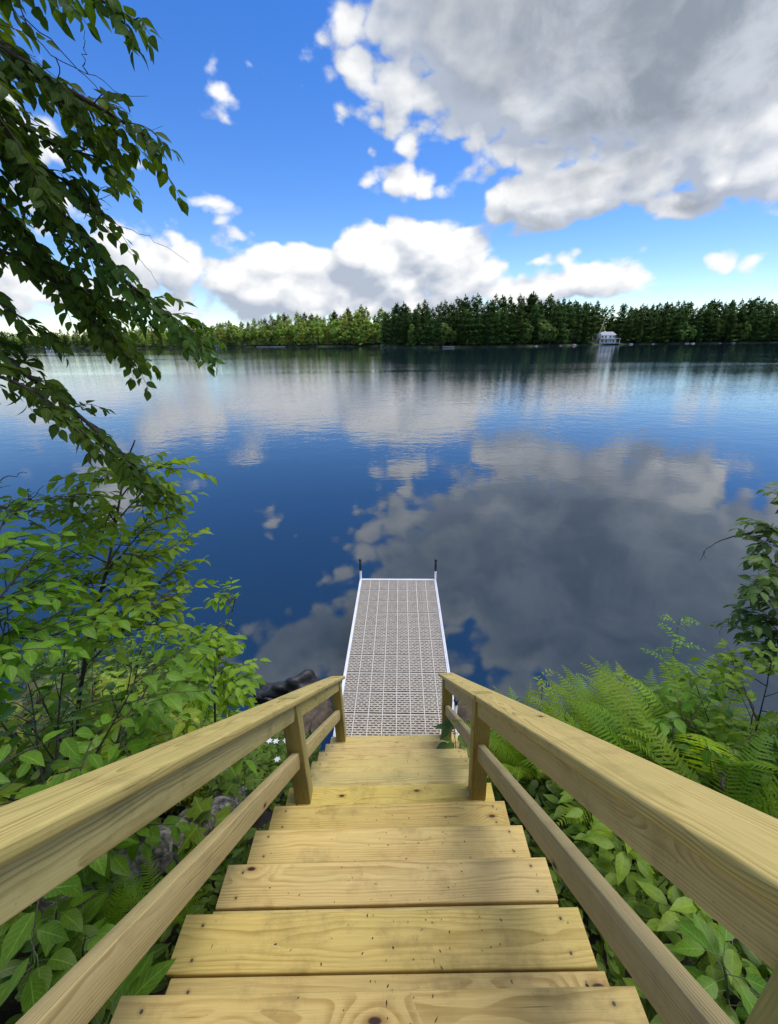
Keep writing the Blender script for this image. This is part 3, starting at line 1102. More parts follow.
def build_house():
    x, Y = 188.0, float(shore_y(SHORE_R, 188)) + 9
    o = empty('lake_house', (x, Y, 1.2), 0.12, label='white two storey lake house with porch on the far shore', cat='house')

    def part(name, mat, boxes, parent=o):
        mb = MB()
        for c, h in boxes:
            mb.box(c, h)
        return mb.build(name, M[mat], parent, smooth=False)
    part('lower_storey', 'house_wall', [((0, 0, 1.6), (7.2, 4, 2.0))])
    part('upper_storey', 'house_wall', [((0.5, 0.8, 5.1), (6.2, 3.2, 1.49))])
    part('porch_roof', 'house_wall', [((0, -1.2, 3.68), (9.6, 5.6, 0.16))])
    mb = MB()
    for zz, hx, hy, cx in ((6.6, 7.2, 4.2, 0.5),):
        mb.add([(cx - hx, -hy + .8, zz), (cx + hx, -hy + .8, zz), (cx + hx, hy + .8, zz), (cx - hx, hy + .8, zz), (cx - hx + 1.5, .8, zz + 2.6), (cx + hx - 1.5, .8, zz + 2.6)],
               [(0, 3, 2, 1), (0, 1, 5, 4), (2, 3, 4, 5), (1, 2, 5), (3, 0, 4)])
    mb.build('roof', M['house_roof'], o, smooth=False)
    for cx in (-4.6, -1.6, 2.6, 5.6):
        f = part('window', 'house_wall', [((cx, -2.44, 5.2), (0.95, 0.06, 0.95))])
        part('pane', 'glass', [((cx, -2.52, 5.2), (0.8, 0.03, 0.8))], f)
    for cx in (-5.2, -2.0, 1.6, 5.0):
        f = part('window', 'house_wall', [((cx, -4.05, 1.9), (1.15, 0.06, 1.25))])
        part('pane', 'glass', [((cx, -4.13, 1.9), (1.0, 0.03, 1.1))], f)
    for cx in (-9.0, -4.5, 0, 4.5, 9.0):
        part('porch_post', 'house_wall', [((cx, -6.3, 1.5), (0.16, 0.16, 2.02))])
    part('porch_deck', 'house_roof', [((0, -5.4, 0.0), (9.6, 1.4, 0.18))])


build_house()


def small_far_things():
    # cottages and jetties half hidden on the left shore
    for (px, lab, sc) in ((232, 'small pale cottage at the water on the left shore', 0.8), (75, 'small white cottage glimpsed behind the branch on the left shore', 1.0)):
        x = (px - 389) / FPX * 560
        Y = float(shore_y(SHORE_L, x)) + 4
        x = (px - 389) / FPX * Y
        o = empty('cottage', (x, Y, 1.0), 0.2, label=lab, cat='cottage')
        o.scale = (sc, sc, sc)
        mb = MB()
        mb.box((0, 0, 1.4), (4.2, 3, 1.6))
        mb.build('wall', M['house_wall'], o, smooth=False)
        mb = MB()
        mb.add([(-4.8, -3.6, 3), (4.8, -3.6, 3), (4.8, 3.6, 3), (-4.8, 3.6, 3), (-4.8, 0, 5), (4.8, 0, 5)], [(0, 3, 2, 1), (0, 1, 5, 4), (2, 3, 4, 5), (1, 2, 5), (3, 0, 4)])
        mb.build('roof', M['house_roof'], o, smooth=False)
        for cx in (-2.2, 2.0):
            mb = MB()
            mb.box((cx, -3.05, 1.6), (0.8, 0.04, 0.7))
            mb.build('window', M['glass'], o, smooth=False)
    for (px, ln, lab) in ((277, 16, 'long pale jetty along the left far shore'), (445, 4, 'short white jetty before the dark pines')):
        sh = SHORE_L if px < 385 else SHORE_R
        x = (px - 389) / FPX * (490 if px < 385 else 325)
        Y = float(shore_y(sh, x)) - 1.5
        o = empty('jetty', (x, Y, 0), 0, label=lab, cat='jetty')
        mb = MB()
        mb.box((0, 0, 0.55), (ln, 1.0, 0.12))
        mb.build('jetty_deck', M['white_metal'], o, smooth=False)
        mb = MB()
        for k in np.linspace(-ln + .3, ln - .3, 7):
            for yy in (-0.9, 0.9):
                mb.tube([(k, yy, -1), (k, yy, 0.5)], 0.09, 6)
        mb.build('jetty_legs', M['bark'], o)
    # shore boulders on the right
    g = np.random.default_rng(3)
    spots = [(0.3 * k + g.normal() * .5, g.uniform(0.5, 1.1)) for k in range(0)]
    for k, px in enumerate((520, 548, 566, 640, 668, 705, 712, 742, 756)):
        x = (px - 389) / FPX * 360
        Y = float(shore_y(SHORE_R, x)) - 0.6
        s = g.uniform(0.7, 1.5)
        bm = bmesh.new()
        bmesh.ops.create_icosphere(bm, subdivisions=2, radius=1)
        for v in bm.verts:
            v.co *= 1 + 0.18 * math.sin(v.co.x * 4 + k) + 0.15 * math.cos(v.co.y * 5 - k)
            v.co.z *= 0.6
        me = bpy.data.meshes.new('boulder')
        bm.to_mesh(me)
        bm.free()
        o = link('boulder', me, M['shore_rock'], None, (x, Y, 0.15 * s))
        o.scale = (s * 1.5, s, s)
        tag(o, label='pale boulder at the waterline of the right far shore', cat='boulder', group='boulders along the far shore')
        o['label'] = 'pale boulder on the right far shore, ' + ('first', 'second', 'third', 'fourth', 'fifth', 'sixth', 'seventh', 'eighth', 'ninth')[k] + ' from the left'


M['shore_rock'] = plain('pale_shore_rock', (0.42, 0.40, 0.38), 0.9, var=0.25, scale=2)
small_far_things()


# ------------------------------------------------------------------ plants near the viewer
def spot(px, py, h):
    """foot of a plant of height h whose top stands on the sight line through (px, py)"""
    for D in np.arange(0.7, 9, 0.02):
        p = at(px, py, D)
        if p[2] <= float(ground_z(p[0], p[1])) + h:
            return np.array([p[0], p[1], float(ground_z(p[0], p[1]))])
    return p


def spray(lf, st, path, step=0.035, L=0.08, Wd=0.04, r0=0.003, droop=0.3, start=0.15, tint=None, prof=None, upj=0.35, spread=0.75, curl=0.22, pair=False):
    """a twig with leaves to either side of it"""
    p = smooth_path(path, 14)
    if st is not None:
        st.tube(p, np.linspace(r0, r0 * 0.35, len(p)), 5)
    seg = np.linalg.norm(np.diff(p, axis=0), axis=1)
    cum = np.concatenate([[0], np.cumsum(seg)])
    tot = cum[-1]
    ts = np.arange(tot * start, tot, step)
    if len(ts) == 0:
        ts = np.array([tot * 0.9])
    if pair:
        ts = np.repeat(ts, 2)
    ts = np.append(ts, tot)
    pos = np.stack([np.interp(ts, cum, p[:, k]) for k in range(3)], 1)
    tg = np.stack([np.interp(np.minimum(ts, cum[-2]), cum[:-1], np.diff(p[:, k]) / seg) for k in range(3)], 1)
    n = len(ts)
    up = np.tile([0, 0, 1.0], (n, 1))
    side = np.cross(tg, up)
    side /= np.linalg.norm(side, axis=1)[:, None] + 1e-6
    sg = np.where(np.arange(n) % 2 == 0, 1.0, -1.0)[:, None]
    sg[-1] = 0
    d = side * sg * spread + tg * 0.6 + up * (-droop) + 0.22 * rng.normal(size=(n, 3))
    nr = up + upj * rng.normal(size=(n, 3)) - 0.3 * side * sg
    f = np.clip(1.05 - 0.35 * np.abs(ts / tot - 0.55), 0.5, 1.1) * rng.uniform(0.75, 1.15, n)
    lf.leaves(pos + d / np.linalg.norm(d, axis=1)[:, None] * 0.006, d, nr, L * f, Wd * f * 1.1, fold=rng.uniform(0.05, 0.4, n), curl=rng.uniform(0.0, 2 * curl, n), prof=prof,
              tint=np.clip(rng.normal(0.5 if tint is None else tint, 0.22, n), 0, 1))


def branch_with_twigs(lf, st, path, r0, every=0.07, tl=(0.14, 0.34), L=0.075, Wd=0.036, droop=0.5, tip=0.5, step=0.021, start=0.1, updown=0.25):
    p = smooth_path(path, 40)
    st.tube(p, np.linspace(r0, 0.0022, len(p)), 7)
    seg = np.linalg.norm(np.diff(p, axis=0), axis=1)
    cum = np.concatenate([[0], np.cumsum(seg)])
    tot = cum[-1]
    s, k = tot * start, 0
    while s < tot:
        q = np.array([np.interp(s, cum, p[:, j]) for j in range(3)])
        i = min(np.searchsorted(cum, s), len(seg) - 1)
        tg = (p[i + 1] - p[i]) / (seg[i] + 1e-9) if i < len(seg) else p[-1] - p[-2]
        side = np.cross(tg, [0, 0, 1.0])
        side /= np.linalg.norm(side) + 1e-6
        sgn = 1 if k % 2 else -1
        d = tg * 0.75 + side * sgn * rng.uniform(0.3, 0.9) + np.array([0, 0, 1.0]) * rng.normal(-0.1, updown)
        d /= np.linalg.norm(d)
        ln = rng.uniform(*tl) * (1 - (1 - tip) * s / tot)
        a = q + d * ln * 0.5 + [0, 0, 0.01]
        b = q + d * ln + np.array([0, 0, -0.14 * ln])
        spray(lf, st, [q, a, b], step=step, L=L, Wd=Wd, r0=0.0022, droop=droop, start=0.12)
        s += every * rng.uniform(0.6, 1.4)
        k += 1
    spray(lf, st, [p[-8], p[-4], p[-1]], step=step, L=L, Wd=Wd, r0=0.002, droop=droop)


def overhanging_tree():
    base = np.array([-2.9, 1.2, float(ground_z(-2.9, 1.2)) - 0.1])
    root = empty('overhanging_tree', base, label='dark leafy tree reaching its branches over the lake on the left', cat='tree')
    tr = MB()
    tp = smooth_path([(0, 0, 0), (0.05, 0.03, 1.5), (-0.04, 0.10, 3.2), (0.02, 0.15, 5.5), (0, 0.1, 7.5)], 30)
    tr.tube(tp, np.linspace(0.17, 0.05, len(tp)), 14)
    tr.build('trunk', M['bark'], root)

    def tk(z):
        return base + np.array([0.0, 0.07, z])
    B = [
        ([tk(4.6), at(-150, -90, 2.7), at(-20, -50, 2.4), at(60, -12, 2.3), at(100, 0, 2.25), at(135, 20, 2.2)], 0.016, 0.055, (0.10, 0.2)),
        ([tk(4.2), at(-150, -30, 2.6), at(-30, 30, 2.4), at(60, 85, 2.3), at(112, 115, 2.25), at(150, 140, 2.2)], 0.02, 0.045, (0.14, 0.30)),
        ([tk(4.0), at(-150, 30, 2.8), at(-30, 90, 2.6), at(45, 140, 2.5), at(108, 160, 2.45)], 0.016, 0.05, (0.14, 0.30)),
        ([tk(3.7), at(-150, 60, 2.6), at(-30, 130, 2.45), at(50, 205, 2.35), at(105, 262, 2.28), at(155, 305, 2.2), at(202, 338, 2.15)], 0.02, 0.042, (0.15, 0.32)),
        ([tk(3.5), at(-150, 130, 2.9), at(-20, 200, 2.7), at(50, 265, 2.6), at(118, 330, 2.5)], 0.018, 0.05, (0.15, 0.32)),
        ([tk(3.4), at(-150, 210, 2.7), at(-30, 240, 2.5), at(40, 270, 2.4), at(85, 315, 2.35), at(130, 352, 2.3)], 0.014, 0.05, (0.14, 0.28)),
        ([tk(3.0), at(-150, 290, 2.4), at(-20, 345, 2.2), at(40, 385, 2.15), at(90, 425, 2.1), at(130, 462, 2.1), at(150, 492, 2.1)], 0.018, 0.048, (0.12, 0.24)),
        ([tk(2.9), at(-130, 340, 2.2), at(-20, 370, 2.0), at(40, 395, 1.95), at(80, 430, 1.95)], 0.012, 0.055, (0.1, 0.2)),
        ([tk(3.9), at(-160, 0, 2.3), at(-60, 60, 2.15), at(0, 120, 2.1), at(40, 180, 2.05)], 0.014, 0.06, (0.15, 0.3)),
        ([tk(4.1), at(-150, 20, 2.6), at(-40, 80, 2.5), at(20, 150, 2.45), at(70, 185, 2.45), at(105, 215, 2.4)], 0.012, 0.05, (0.14, 0.28)),
        ([tk(3.6), at(-150, 110, 2.5), at(-40, 170, 2.4), at(20, 225, 2.4), at(70, 280, 2.4), at(125, 310, 2.35)], 0.012, 0.05, (0.14, 0.28)),
        ([tk(4.3), at(-150, -50, 2.7), at(-50, 0, 2.6), at(10, 50, 2.5), at(60, 100, 2.5), at(100, 140, 2.45)], 0.012, 0.05, (0.14, 0.26)),
        ([tk(3.3), at(-150, 200, 2.3), at(-40, 270, 2.25), at(10, 310, 2.2), at(50, 335, 2.2)], 0.011, 0.06, (0.1, 0.22)),
        ([tk(5.2), (-2.0, 0.9, 6.9), (-1.4, 1.2, 7.2)], 0.02, 0.08, (0.2, 0.4)),
        ([tk(5.6), (-3.3, 2.0, 7.4), (-3.6, 2.6, 7.6)], 0.02, 0.08, (0.2, 0.4)),
    ]
    for path, r0, every, tl in B:
        lf, st = MB(), MB()
        path = [np.asarray(q) - base for q in path]
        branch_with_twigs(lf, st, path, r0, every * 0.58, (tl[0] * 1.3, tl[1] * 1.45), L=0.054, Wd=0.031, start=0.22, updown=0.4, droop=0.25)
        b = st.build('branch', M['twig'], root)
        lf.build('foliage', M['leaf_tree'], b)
    # bare dead twigs
    tw = MB()
    T = [[(10, -10, 2.2), (40, 45, 2.2), (85, 72, 2.2), (120, 92, 2.2), (148, 97, 2.2)], [(20, 15, 2.3), (60, 50, 2.3), (95, 85, 2.3), (125, 128, 2.3), (165, 126, 2.3)],
         [(85, 72, 2.2), (84, 30, 2.2)], [(0, 140, 2.3), (60, 190, 2.3), (120, 225, 2.25), (155, 240, 2.2), (190, 264, 2.2)],
         [(60, 190, 2.3), (95, 220, 2.3), (140, 262, 2.3), (160, 285, 2.3)], [(40, 175, 2.3), (75, 200, 2.3), (110, 210, 2.3)],
         [(60, 60, 2.2), (60, 110, 2.2), (75, 120, 2.2)], [(95, 220, 2.3), (100, 200, 2.3), (130, 192, 2.3)]]
    for pth in T:
        q = smooth_path([at(*k) - base for k in pth], 16)
        q = q + rng.normal(size=q.shape) * 0.004
        tw.tube(q, np.linspace(0.0019, 0.0006, len(q)), 5)
    tw.build('bare_twig', M['twig'], root)


overhanging_tree()


def sapling(name, label, cat, base, stem, targets, mat, L, Wd, r0=0.011, step=0.05, tl=1.0, sub=True, droop=0.18, group=None):
    """a thin stem with layered sprays of leaves; stem and targets are points in the place"""
    root = empty(name, base, label=label, cat=cat, group=group)
    lf, st = MB(), MB()
    sp = smooth_path([np.zeros(3)] + [np.asarray(q) - base for q in stem], 40)
    st.tube(sp, np.linspace(r0, r0 * 0.3, len(sp)), 7)
    for tgt in targets:
        tgt = np.asarray(tgt) - base
        zz = tgt[2] - np.linalg.norm((tgt - sp[np.argmin(np.linalg.norm(sp - tgt, axis=1))])[:2]) * rng.uniform(0.1, 0.45)
        i = int(np.clip(np.searchsorted(sp[:, 2], zz), 4, len(sp) - 1))
        a = sp[i]
        mid = (a + tgt) / 2 + np.array([0, 0, 0.06]) + rng.normal(size=3) * 0.02
        spray(lf, st, [a, mid, tgt], step=step, L=L, Wd=Wd, r0=r0 * 0.4, droop=droop, start=0.3)
        if sub:
            for k in range(rng.integers(5, 8)):
                t = rng.uniform(0.3, 0.9)
                q = a * (1 - t) ** 2 + 2 * mid * t * (1 - t) + tgt * t * t
                d = rng.normal(size=3) * np.array([1, 1, 0.25]) + (tgt - a) / np.linalg.norm(tgt - a)
                d = d / np.linalg.norm(d) * rng.uniform(0.12, 0.26) * tl
                spray(lf, st, [q, q + d * 0.5 + [0, 0, 0.015], q + d], step=step, L=L, Wd=Wd, r0=r0 * 0.22, droop=droop, start=0.2)
    b = st.build('stem', M['twig'], root)
    lf.build('foliage', mat if not isinstance(mat, str) else M[mat], root)
    return root


def pts(*a):
    return [at(*k) for k in a]


b1 = spot(72, 735, 0.05)
sapling('slender_sapling', 'tall slender sapling with layered bright leaves left of the railing', 'sapling', b1, pts((82, 680, 2.45), (96, 610, 2.45), (110, 555, 2.45), (125, 470, 2.5), (135, 440, 2.5)),
        pts((62, 505, 2.4), (95, 485, 2.6), (165, 505, 2.5), (190, 545, 2.4), (150, 560, 2.3), (100, 545, 2.2), (65, 560, 2.5), (195, 585, 2.3), (140, 600, 2.2), (60, 600, 2.5), (170, 470, 2.7), (178, 515, 2.7),
            (110, 620, 2.3), (165, 625, 2.3), (90, 580, 2.6), (130, 575, 2.5), (175, 600, 2.5), (75, 530, 2.3), (150, 490, 2.5), (110, 510, 2.6), (185, 565, 2.6), (120, 480, 2.2), (145, 525, 2.7)),
        'leaf_sapling', 0.066, 0.031, step=0.026)
b2 = spot(10, 720, 0.05)
sapling('leafy_sapling', 'drooping green sapling at the left edge below the branches', 'sapling', b2, pts((-25, 650, 2.0), (-35, 580, 2.0), (-30, 520, 2.0)),
        pts((50, 600, 2.0), (40, 555, 2.1), (15, 545, 2.2), (60, 640, 1.95), (20, 620, 1.9), (45, 580, 2.2), (5, 660, 1.9), (10, 500, 2.3)), 'leaf_sapling', 0.060, 0.029, step=0.028)
b3 = spot(215, 745, 0.05)
sapling('lime_bush', 'lime green bush lit beside the left railing above the dark lump', 'bush', b3, pts((215, 690, 2.7), (220, 650, 2.75), (232, 612, 2.8)),
        pts((228, 606, 2.8), (230, 642, 2.75), (240, 684, 2.6), (236, 668, 2.7), (195, 635, 2.8), (180, 655, 2.7), (225, 690, 2.5), (205, 670, 2.5), (175, 690, 2.6), (212, 630, 2.9), (242, 700, 2.5), (195, 700, 2.5)),
        'leaf_lime', 0.064, 0.029, r0=0.008, step=0.026, tl=0.75)
b4 = spot(775, 705, 0.05)
b4[0] += 0.25
sapling('dark_leaved_shrub', 'dark small leaved shrub at the right edge over the lake', 'shrub', b4, pts((790, 650, 3.4), (785, 590, 3.4), (790, 520, 3.4)),
        pts((762, 545, 3.4), (748, 560, 3.3), (772, 530, 3.5), (745, 585, 3.4), (765, 590, 3.2), (738, 615, 3.4), (760, 620, 3.3), (742, 632, 3.5), (770, 640, 3.3), (762, 655, 3.2), (785, 508, 3.4), (800, 560, 3.4), (810, 620, 3.3), (775, 570, 3.6)),
        'leaf_dark', 0.07, 0.036, r0=0.010, step=0.03, tl=0.7, droop=0.3)


# ---- shrubs: three kinds, copied
def make_shrub(h, r, nst, L, Wd, mat, step=0.05, droop=0.2, name='leafy_shrub'):
    root = empty(name)
    lf, st = MB(), MB()
    for k in range(nst):
        a = 6.283 * k / nst + rng.uniform(-0.4, 0.4)
        rr = r * rng.uniform(0.35, 1.0)
        hh = h * rng.uniform(0.72, 1.05) * (1 - 0.25 * rr / r)
        tip = np.array([rr * math.cos(a), rr * math.sin(a), hh])
        p = smooth_path([(0, 0, -0.05), (tip[0] * 0.3, tip[1] * 0.3, hh * 0.5), tip], 14)
        st.tube(p, np.linspace(0.006, 0.002, len(p)), 5)
        for i in range(4, 14, 1):
            q = p[i]
            d = rng.normal(size=3) * np.array([1, 1, 0.2]) + np.array([math.cos(a), math.sin(a), 0.2]) * 0.8
            d = d / np.linalg.norm(d) * rng.uniform(0.08, 0.22)
            spray(lf, st, [q, q + d * 0.5 + [0, 0, 0.02], q + d + [0, 0, 0.01]], step=step, L=L, Wd=Wd, r0=0.002, droop=droop, start=0.15)
    st.build('stem', M['twig'], root)
    lf.build('foliage', M[mat], root)
    return root


def place(proto, first, p, sc=1.0, rz=None, **kw):
    o = proto if first else copy_tree(proto)
    o.location = tuple(p)
    o.rotation_euler = (0, 0, rng.uniform(0, 6.28) if rz is None else rz)
    o.scale = (sc, sc, sc)
    for k in ('group',):
        if k in o.keys() and k not in kw:
            del o[k]
    tag(o, **kw)
    return o


ORD = ('first', 'second', 'third', 'fourth', 'fifth', 'sixth', 'seventh', 'eighth', 'ninth', 'tenth', 'eleventh', 'twelfth', 'thirteenth', 'fourteenth', 'fifteenth')


def count_off(objs):
    """things that share a description are told apart by their place from the left"""
    by = {}
    for o in objs:
        by.setdefault(o['label'], []).append(o)
    for lab, os_ in by.items():
        if len(os_) < 2:
            continue

        def px(o):
            d = np.array(o.location) - CAM
            return (d @ _RR) / (d @ _F)
        for k, o in enumerate(sorted(os_, key=px)):
            o['label'] = lab + ', ' + ORD[k] + ' from the left'


def rows(proto, items, cat, r=0.12):
    made = []
    for i, (px, py, h, H0, label, group) in enumerate(items):
        p = spot(px, py, h)
        lim = 0.64 + r * h / H0
        if abs(p[0]) < lim:
            p[0] = math.copysign(lim, p[0])
            p[2] = float(ground_z(p[0], p[1]))
        made.append(place(proto, i == 0, p, h / H0, label=label, cat=cat, group=group))
    count_off(made)


G1 = 'bushes massed left of the railing'
lab_mid = 'mid green bush in the mass behind the left railing'
rows(make_shrub(1.0, 0.42, 11, 0.068, 0.034, 'leaf_mid', 0.038), [(100, 655, 1.15, 1.0, lab_mid, G1), (160, 660, 1.0, 1.0, lab_mid, G1), (60, 650, 1.2, 1.0, lab_mid, G1), (205, 705, 0.7, 1.0, lab_mid, G1), (30, 620, 1.2, 1.0, lab_mid, G1), (75, 675, 1.0, 1.0, lab_mid, G1), (190, 680, 0.8, 1.0, lab_mid, G1), (115, 615, 1.3, 1.0, lab_mid, G1), (160, 630, 1.1, 1.0, lab_mid, G1),
     (130, 700, 0.8, 1.0, lab_mid, G1), (175, 705, 0.75, 1.0, lab_mid, G1), (235, 720, 0.55, 1.0, lab_mid, G1)], 'bush', 0.5)
lab_dk = 'dark green bush at the lake edge behind the left bushes'
rows(make_shrub(1.0, 0.40, 8, 0.07, 0.038, 'leaf_dark', 0.045), [(85, 640, 1.0, 1.0, lab_dk, G1), (135, 650, 0.9, 1.0, lab_dk, G1), (180, 655, 0.8, 1.0, lab_dk, G1), (30, 640, 1.1, 1.0, lab_dk, G1)], 'bush', 0.5)
lab_br = 'pale broad leaved bush above the left handrail'
rows(make_shrub(0.8, 0.38, 13, 0.076, 0.038, 'leaf_broad', 0.036, 0.12, 'broad_leaved_bush'), [(40, 690, 0.8, 0.8, lab_br, G1), (85, 715, 0.7, 0.8, lab_br, G1), (15, 735, 0.75, 0.8, lab_br, G1), (60, 745, 0.65, 0.8, lab_br, G1),
     (130, 735, 0.6, 0.8, lab_br, G1), (100, 755, 0.55, 0.8, lab_br, G1), (165, 740, 0.55, 0.8, lab_br, G1), (20, 700, 0.95, 0.8, lab_br, G1), (65, 690, 0.9, 0.8, lab_br, G1), (110, 690, 0.8, 0.8, lab_br, G1), (40, 765, 0.6, 0.8, lab_br, G1), (140, 705, 0.7, 0.8, lab_br, G1)], 'bush', 0.42)
rows(make_shrub(0.8, 0.30, 8, 0.09, 0.046, 'leaf_red', 0.045, 0.12, 'reddish_bush'), [(2, 680, 0.9, 0.8, 'bush with dull reddish leaves at the left edge above the handrail', None)], 'bush')


# ---- ferns
def make_fern(nf, L, mat, up=1.0):
    root = empty('fern')
    for k in range(nf):
        a = 6.283 * k / nf + rng.uniform(-0.25, 0.25)
        ln = L * rng.uniform(0.8, 1.1)
        out = np.array([math.cos(a), math.sin(a), 0])
        e = rng.uniform(0.9, 1.25) * up
        pth, q, ang = [np.zeros(3)], np.zeros(3), e + 0.25
        nseg = 16
        for i in range(nseg):
            ang -= 1.35 * (0.25 + 1.3 * i / nseg) / nseg
            q = q + (out * math.cos(ang) + np.array([0, 0, 1.0]) * math.sin(ang)) * ln / nseg
            pth.append(q)
        p = np.array(pth)
        fr = MB()
        fr.tube(p, np.linspace(0.0045, 0.001, len(p)), 5, tint=0.9)
        t = np.linspace(0.12, 0.985, 36)
        prof = np.interp(t, (0.1, 0.3, 0.55, 0.8, 1.0), (0.25, 0.75, 1.0, 0.62, 0.06)) * ln * 0.15
        tg = np.gradient(p, axis=0)
        tg /= np.linalg.norm(tg, axis=1)[:, None]
        xs = np.linspace(0, 1, len(p))
        pos = np.stack([np.interp(t, xs, p[:, j]) for j in range(3)], 1)
        tt = np.stack([np.interp(t, xs, tg[:, j]) for j in range(3)], 1)
        side = np.cross(out, [0, 0, 1.0])
        nrm = np.cross(side[None].repeat(len(t), 0), tt)
        base_t = rng.uniform(0.0, 1.0)
        for s in (-1, 1):
            d = side[None] * s + tt * 0.42 - np.array([0, 0, 0.12]) + rng.normal(size=tt.shape) * 0.06
            fr.leaves(pos, d, nrm * np.where(nrm[:, 2:3] < 0, -1, 1), prof * rng.uniform(0.92, 1.06, len(t)), ln * 0.021 * (0.55 + 0.45 * prof / prof.max()), fold=0.15, curl=0.18,
                      prof=PROF_PINNA, tint=np.clip(base_t + rng.normal(size=len(t)) * 0.07, 0, 1))
        fr.build('frond', M[mat], root)
    return root


GF = 'ferns in the clump right of the railing'
lf_ = 'tall green fern in the clump behind the right handrail'
lf2 = 'lower fern in the front row close behind the right handrail'
f1, f2 = make_fern(14, 0.95, 'fern'), make_fern(12, 0.95, 'fern')
made_ferns = []
fs = [(548, 700, .8, 'leftmost bright fern rising behind the right handrail'), (578, 688, .85, lf_), (612, 682, .85, lf_), (645, 672, .9, lf_), (672, 690, .85, lf_), (705, 678, .9, lf_), (740, 690, .9, lf_),
      (772, 700, .9, 'fern farthest right at the picture edge below the dark shrub'), (600, 712, .75, lf2), (640, 715, .8, lf2), (690, 722, .8, lf2), (735, 725, .8, lf2), (560, 725, .6, lf2), (630, 690, .9, lf2), (780, 740, .8, lf2)]
for i, (px, py, h, lab) in enumerate(fs):
    pr = f1 if i % 2 == 0 else f2
    o = place(pr, i < 2, spot(px, py, h), h / 0.9 * rng.uniform(0.8, 1.05), label=lab, cat='fern', group=GF if lab in (lf_, lf2) else None)
    o.rotation_euler[0], o.rotation_euler[1] = rng.normal() * 0.16, rng.normal() * 0.16
    made_ferns.append(o)
count_off(made_ferns)
place(f1, False, spot(512, 752, 0.4), 0.5, label='small fern under the right rail beside the middle post', cat='fern')
place(f2, False, spot(150, 905, 0.22), 0.36, label='low fern beside the fallen log under the left railing', cat='fern')
place(f1, False, spot(95, 925, 0.22), 0.30, label='small fern nearer the left picture edge under the log', cat='fern')


lab_rb = 'dark leafy bush in the shade below the ferns'
rows(make_shrub(0.7, 0.4, 9, 0.07, 0.036, 'leaf_mid', 0.04), [(640, 735, 0.6, 0.7, lab_rb, 'bushes among the ferns'), (690, 745, 0.6, 0.7, lab_rb, 'bushes among the ferns'), (740, 755, 0.6, 0.7, lab_rb, 'bushes among the ferns'),
     (660, 705, 0.75, 0.7, lab_rb, 'bushes among the ferns'), (720, 715, 0.7, 0.7, lab_rb, 'bushes among the ferns'), (770, 720, 0.75, 0.7, lab_rb, 'bushes among the ferns')], 'bush', 0.5)
sapling('pale_shrub', 'lighter green shrub at the right edge beside the ferns', 'shrub', spot(770, 690, 0.9), [spot(770, 690, 0.9) + [0.02, 0.0, 0.5], spot(770, 690, 0.9) + [0.0, 0.02, 0.9]],
        [spot(770, 690, 0.9) + np.array(k) for k in ((0.25, 0, .9), (-0.2, .1, .95), (0, -.25, .85), (-.25, -.15, .7), (.1, .3, .8), (0, 0, 1.05), (.2, -.2, .65), (-.1, .25, .75))], 'leaf_sapling', 0.06, 0.03, r0=0.007, step=0.03, tl=0.6)


# ---- a tall herb with feathered leaves among the ferns
def compound_plant(name, label, base, h, nleaf, L, mat):
    root = empty(name, base, label=label, cat='plant')
    lf, st = MB(), MB()
    top = np.array([rng.normal() * 0.05, rng.normal() * 0.05, h])
    p = smooth_path([(0, 0, 0), top * 0.5 + [0.02, 0, 0], top], 16)
    st.tube(p, np.linspace(0.006, 0.002, len(p)), 6)
    for k in range(nleaf):
        t = 0.45 + 0.55 * k / (nleaf - 1)
        q = np.array([np.interp(t, np.linspace(0, 1, len(p)), p[:, j]) for j in range(3)])
        a = k * 2.4
        ln = L * (1.1 - 0.5 * t) * rng.uniform(0.85, 1.15)
        d = np.array([math.cos(a), math.sin(a), 0.55])
        spray(lf, st, [q, q + d * ln * 0.55, q + d * ln * np.array([1, 1, 0.55])], step=0.035, L=0.062, Wd=0.022, r0=0.0018, droop=0.12, start=0.2, pair=True, spread=0.95, upj=0.15)
    st.build('stem', M['stem'], root)
    lf.build('foliage', M[mat], root)
    return root


compound_plant('feathery_herb', 'tall herb with feathered leaves rising above the ferns', spot(684, 622, 1.25), 1.25, 11, 0.30, 'leaf_mid')
compound_plant('feathery_herb', 'small pale herb behind the leftmost bright fern', spot(545, 676, 0.85), 0.85, 9, 0.16, 'leaf_lime')
compound_plant('feathery_herb', 'herb showing over the far end of the right handrail', spot(497, 690, 0.75), 0.75, 8, 0.2, 'leaf_mid')


# ---- broad leaved ground plants
def make_leafy(h, n, L, Wd, mat, name='leafy_plant', prof=PROF_WIDE):
    root = empty(name)
    lf, st = MB(), MB()
    top = np.array([rng.normal() * 0.04, rng.normal() * 0.04, h])
    p = smooth_path([(0, 0, -0.03), top * 0.5 + rng.normal(size=3) * 0.02, top], 10)
    st.tube(p, np.linspace(0.004, 0.002, len(p)), 5)
    for k in range(n):
        t = 0.35 + 0.65 * k / max(1, n - 1)
        q = np.array([np.interp(t, np.linspace(0, 1, len(p)), p[:, j]) for j in range(3)])
        a = k * 2.4 + rng.normal() * 0.3
        d = np.array([math.cos(a), math.sin(a), rng.uniform(0.05, 0.5)])
        pe = q + d * L * 0.45
        st.tube([q, pe], [0.0016, 0.001], 4, cap=False)
        f = rng.uniform(0.75, 1.15)
        d2 = d + np.array([0, 0, -0.35])
        lf.leaves([pe], [d2], [np.array([0, 0, 1.0]) + rng.normal(size=3) * 0.22], L * f, Wd * f, fold=rng.uniform(0.05, 0.3), curl=rng.uniform(0.1, 0.4), prof=prof, wave=0.02,
                  tint=np.clip(rng.normal(0.5, 0.25), 0, 1))
    st.build('stem', M['stem'], root)
    lf.build('foliage', M[mat], root)
    return root


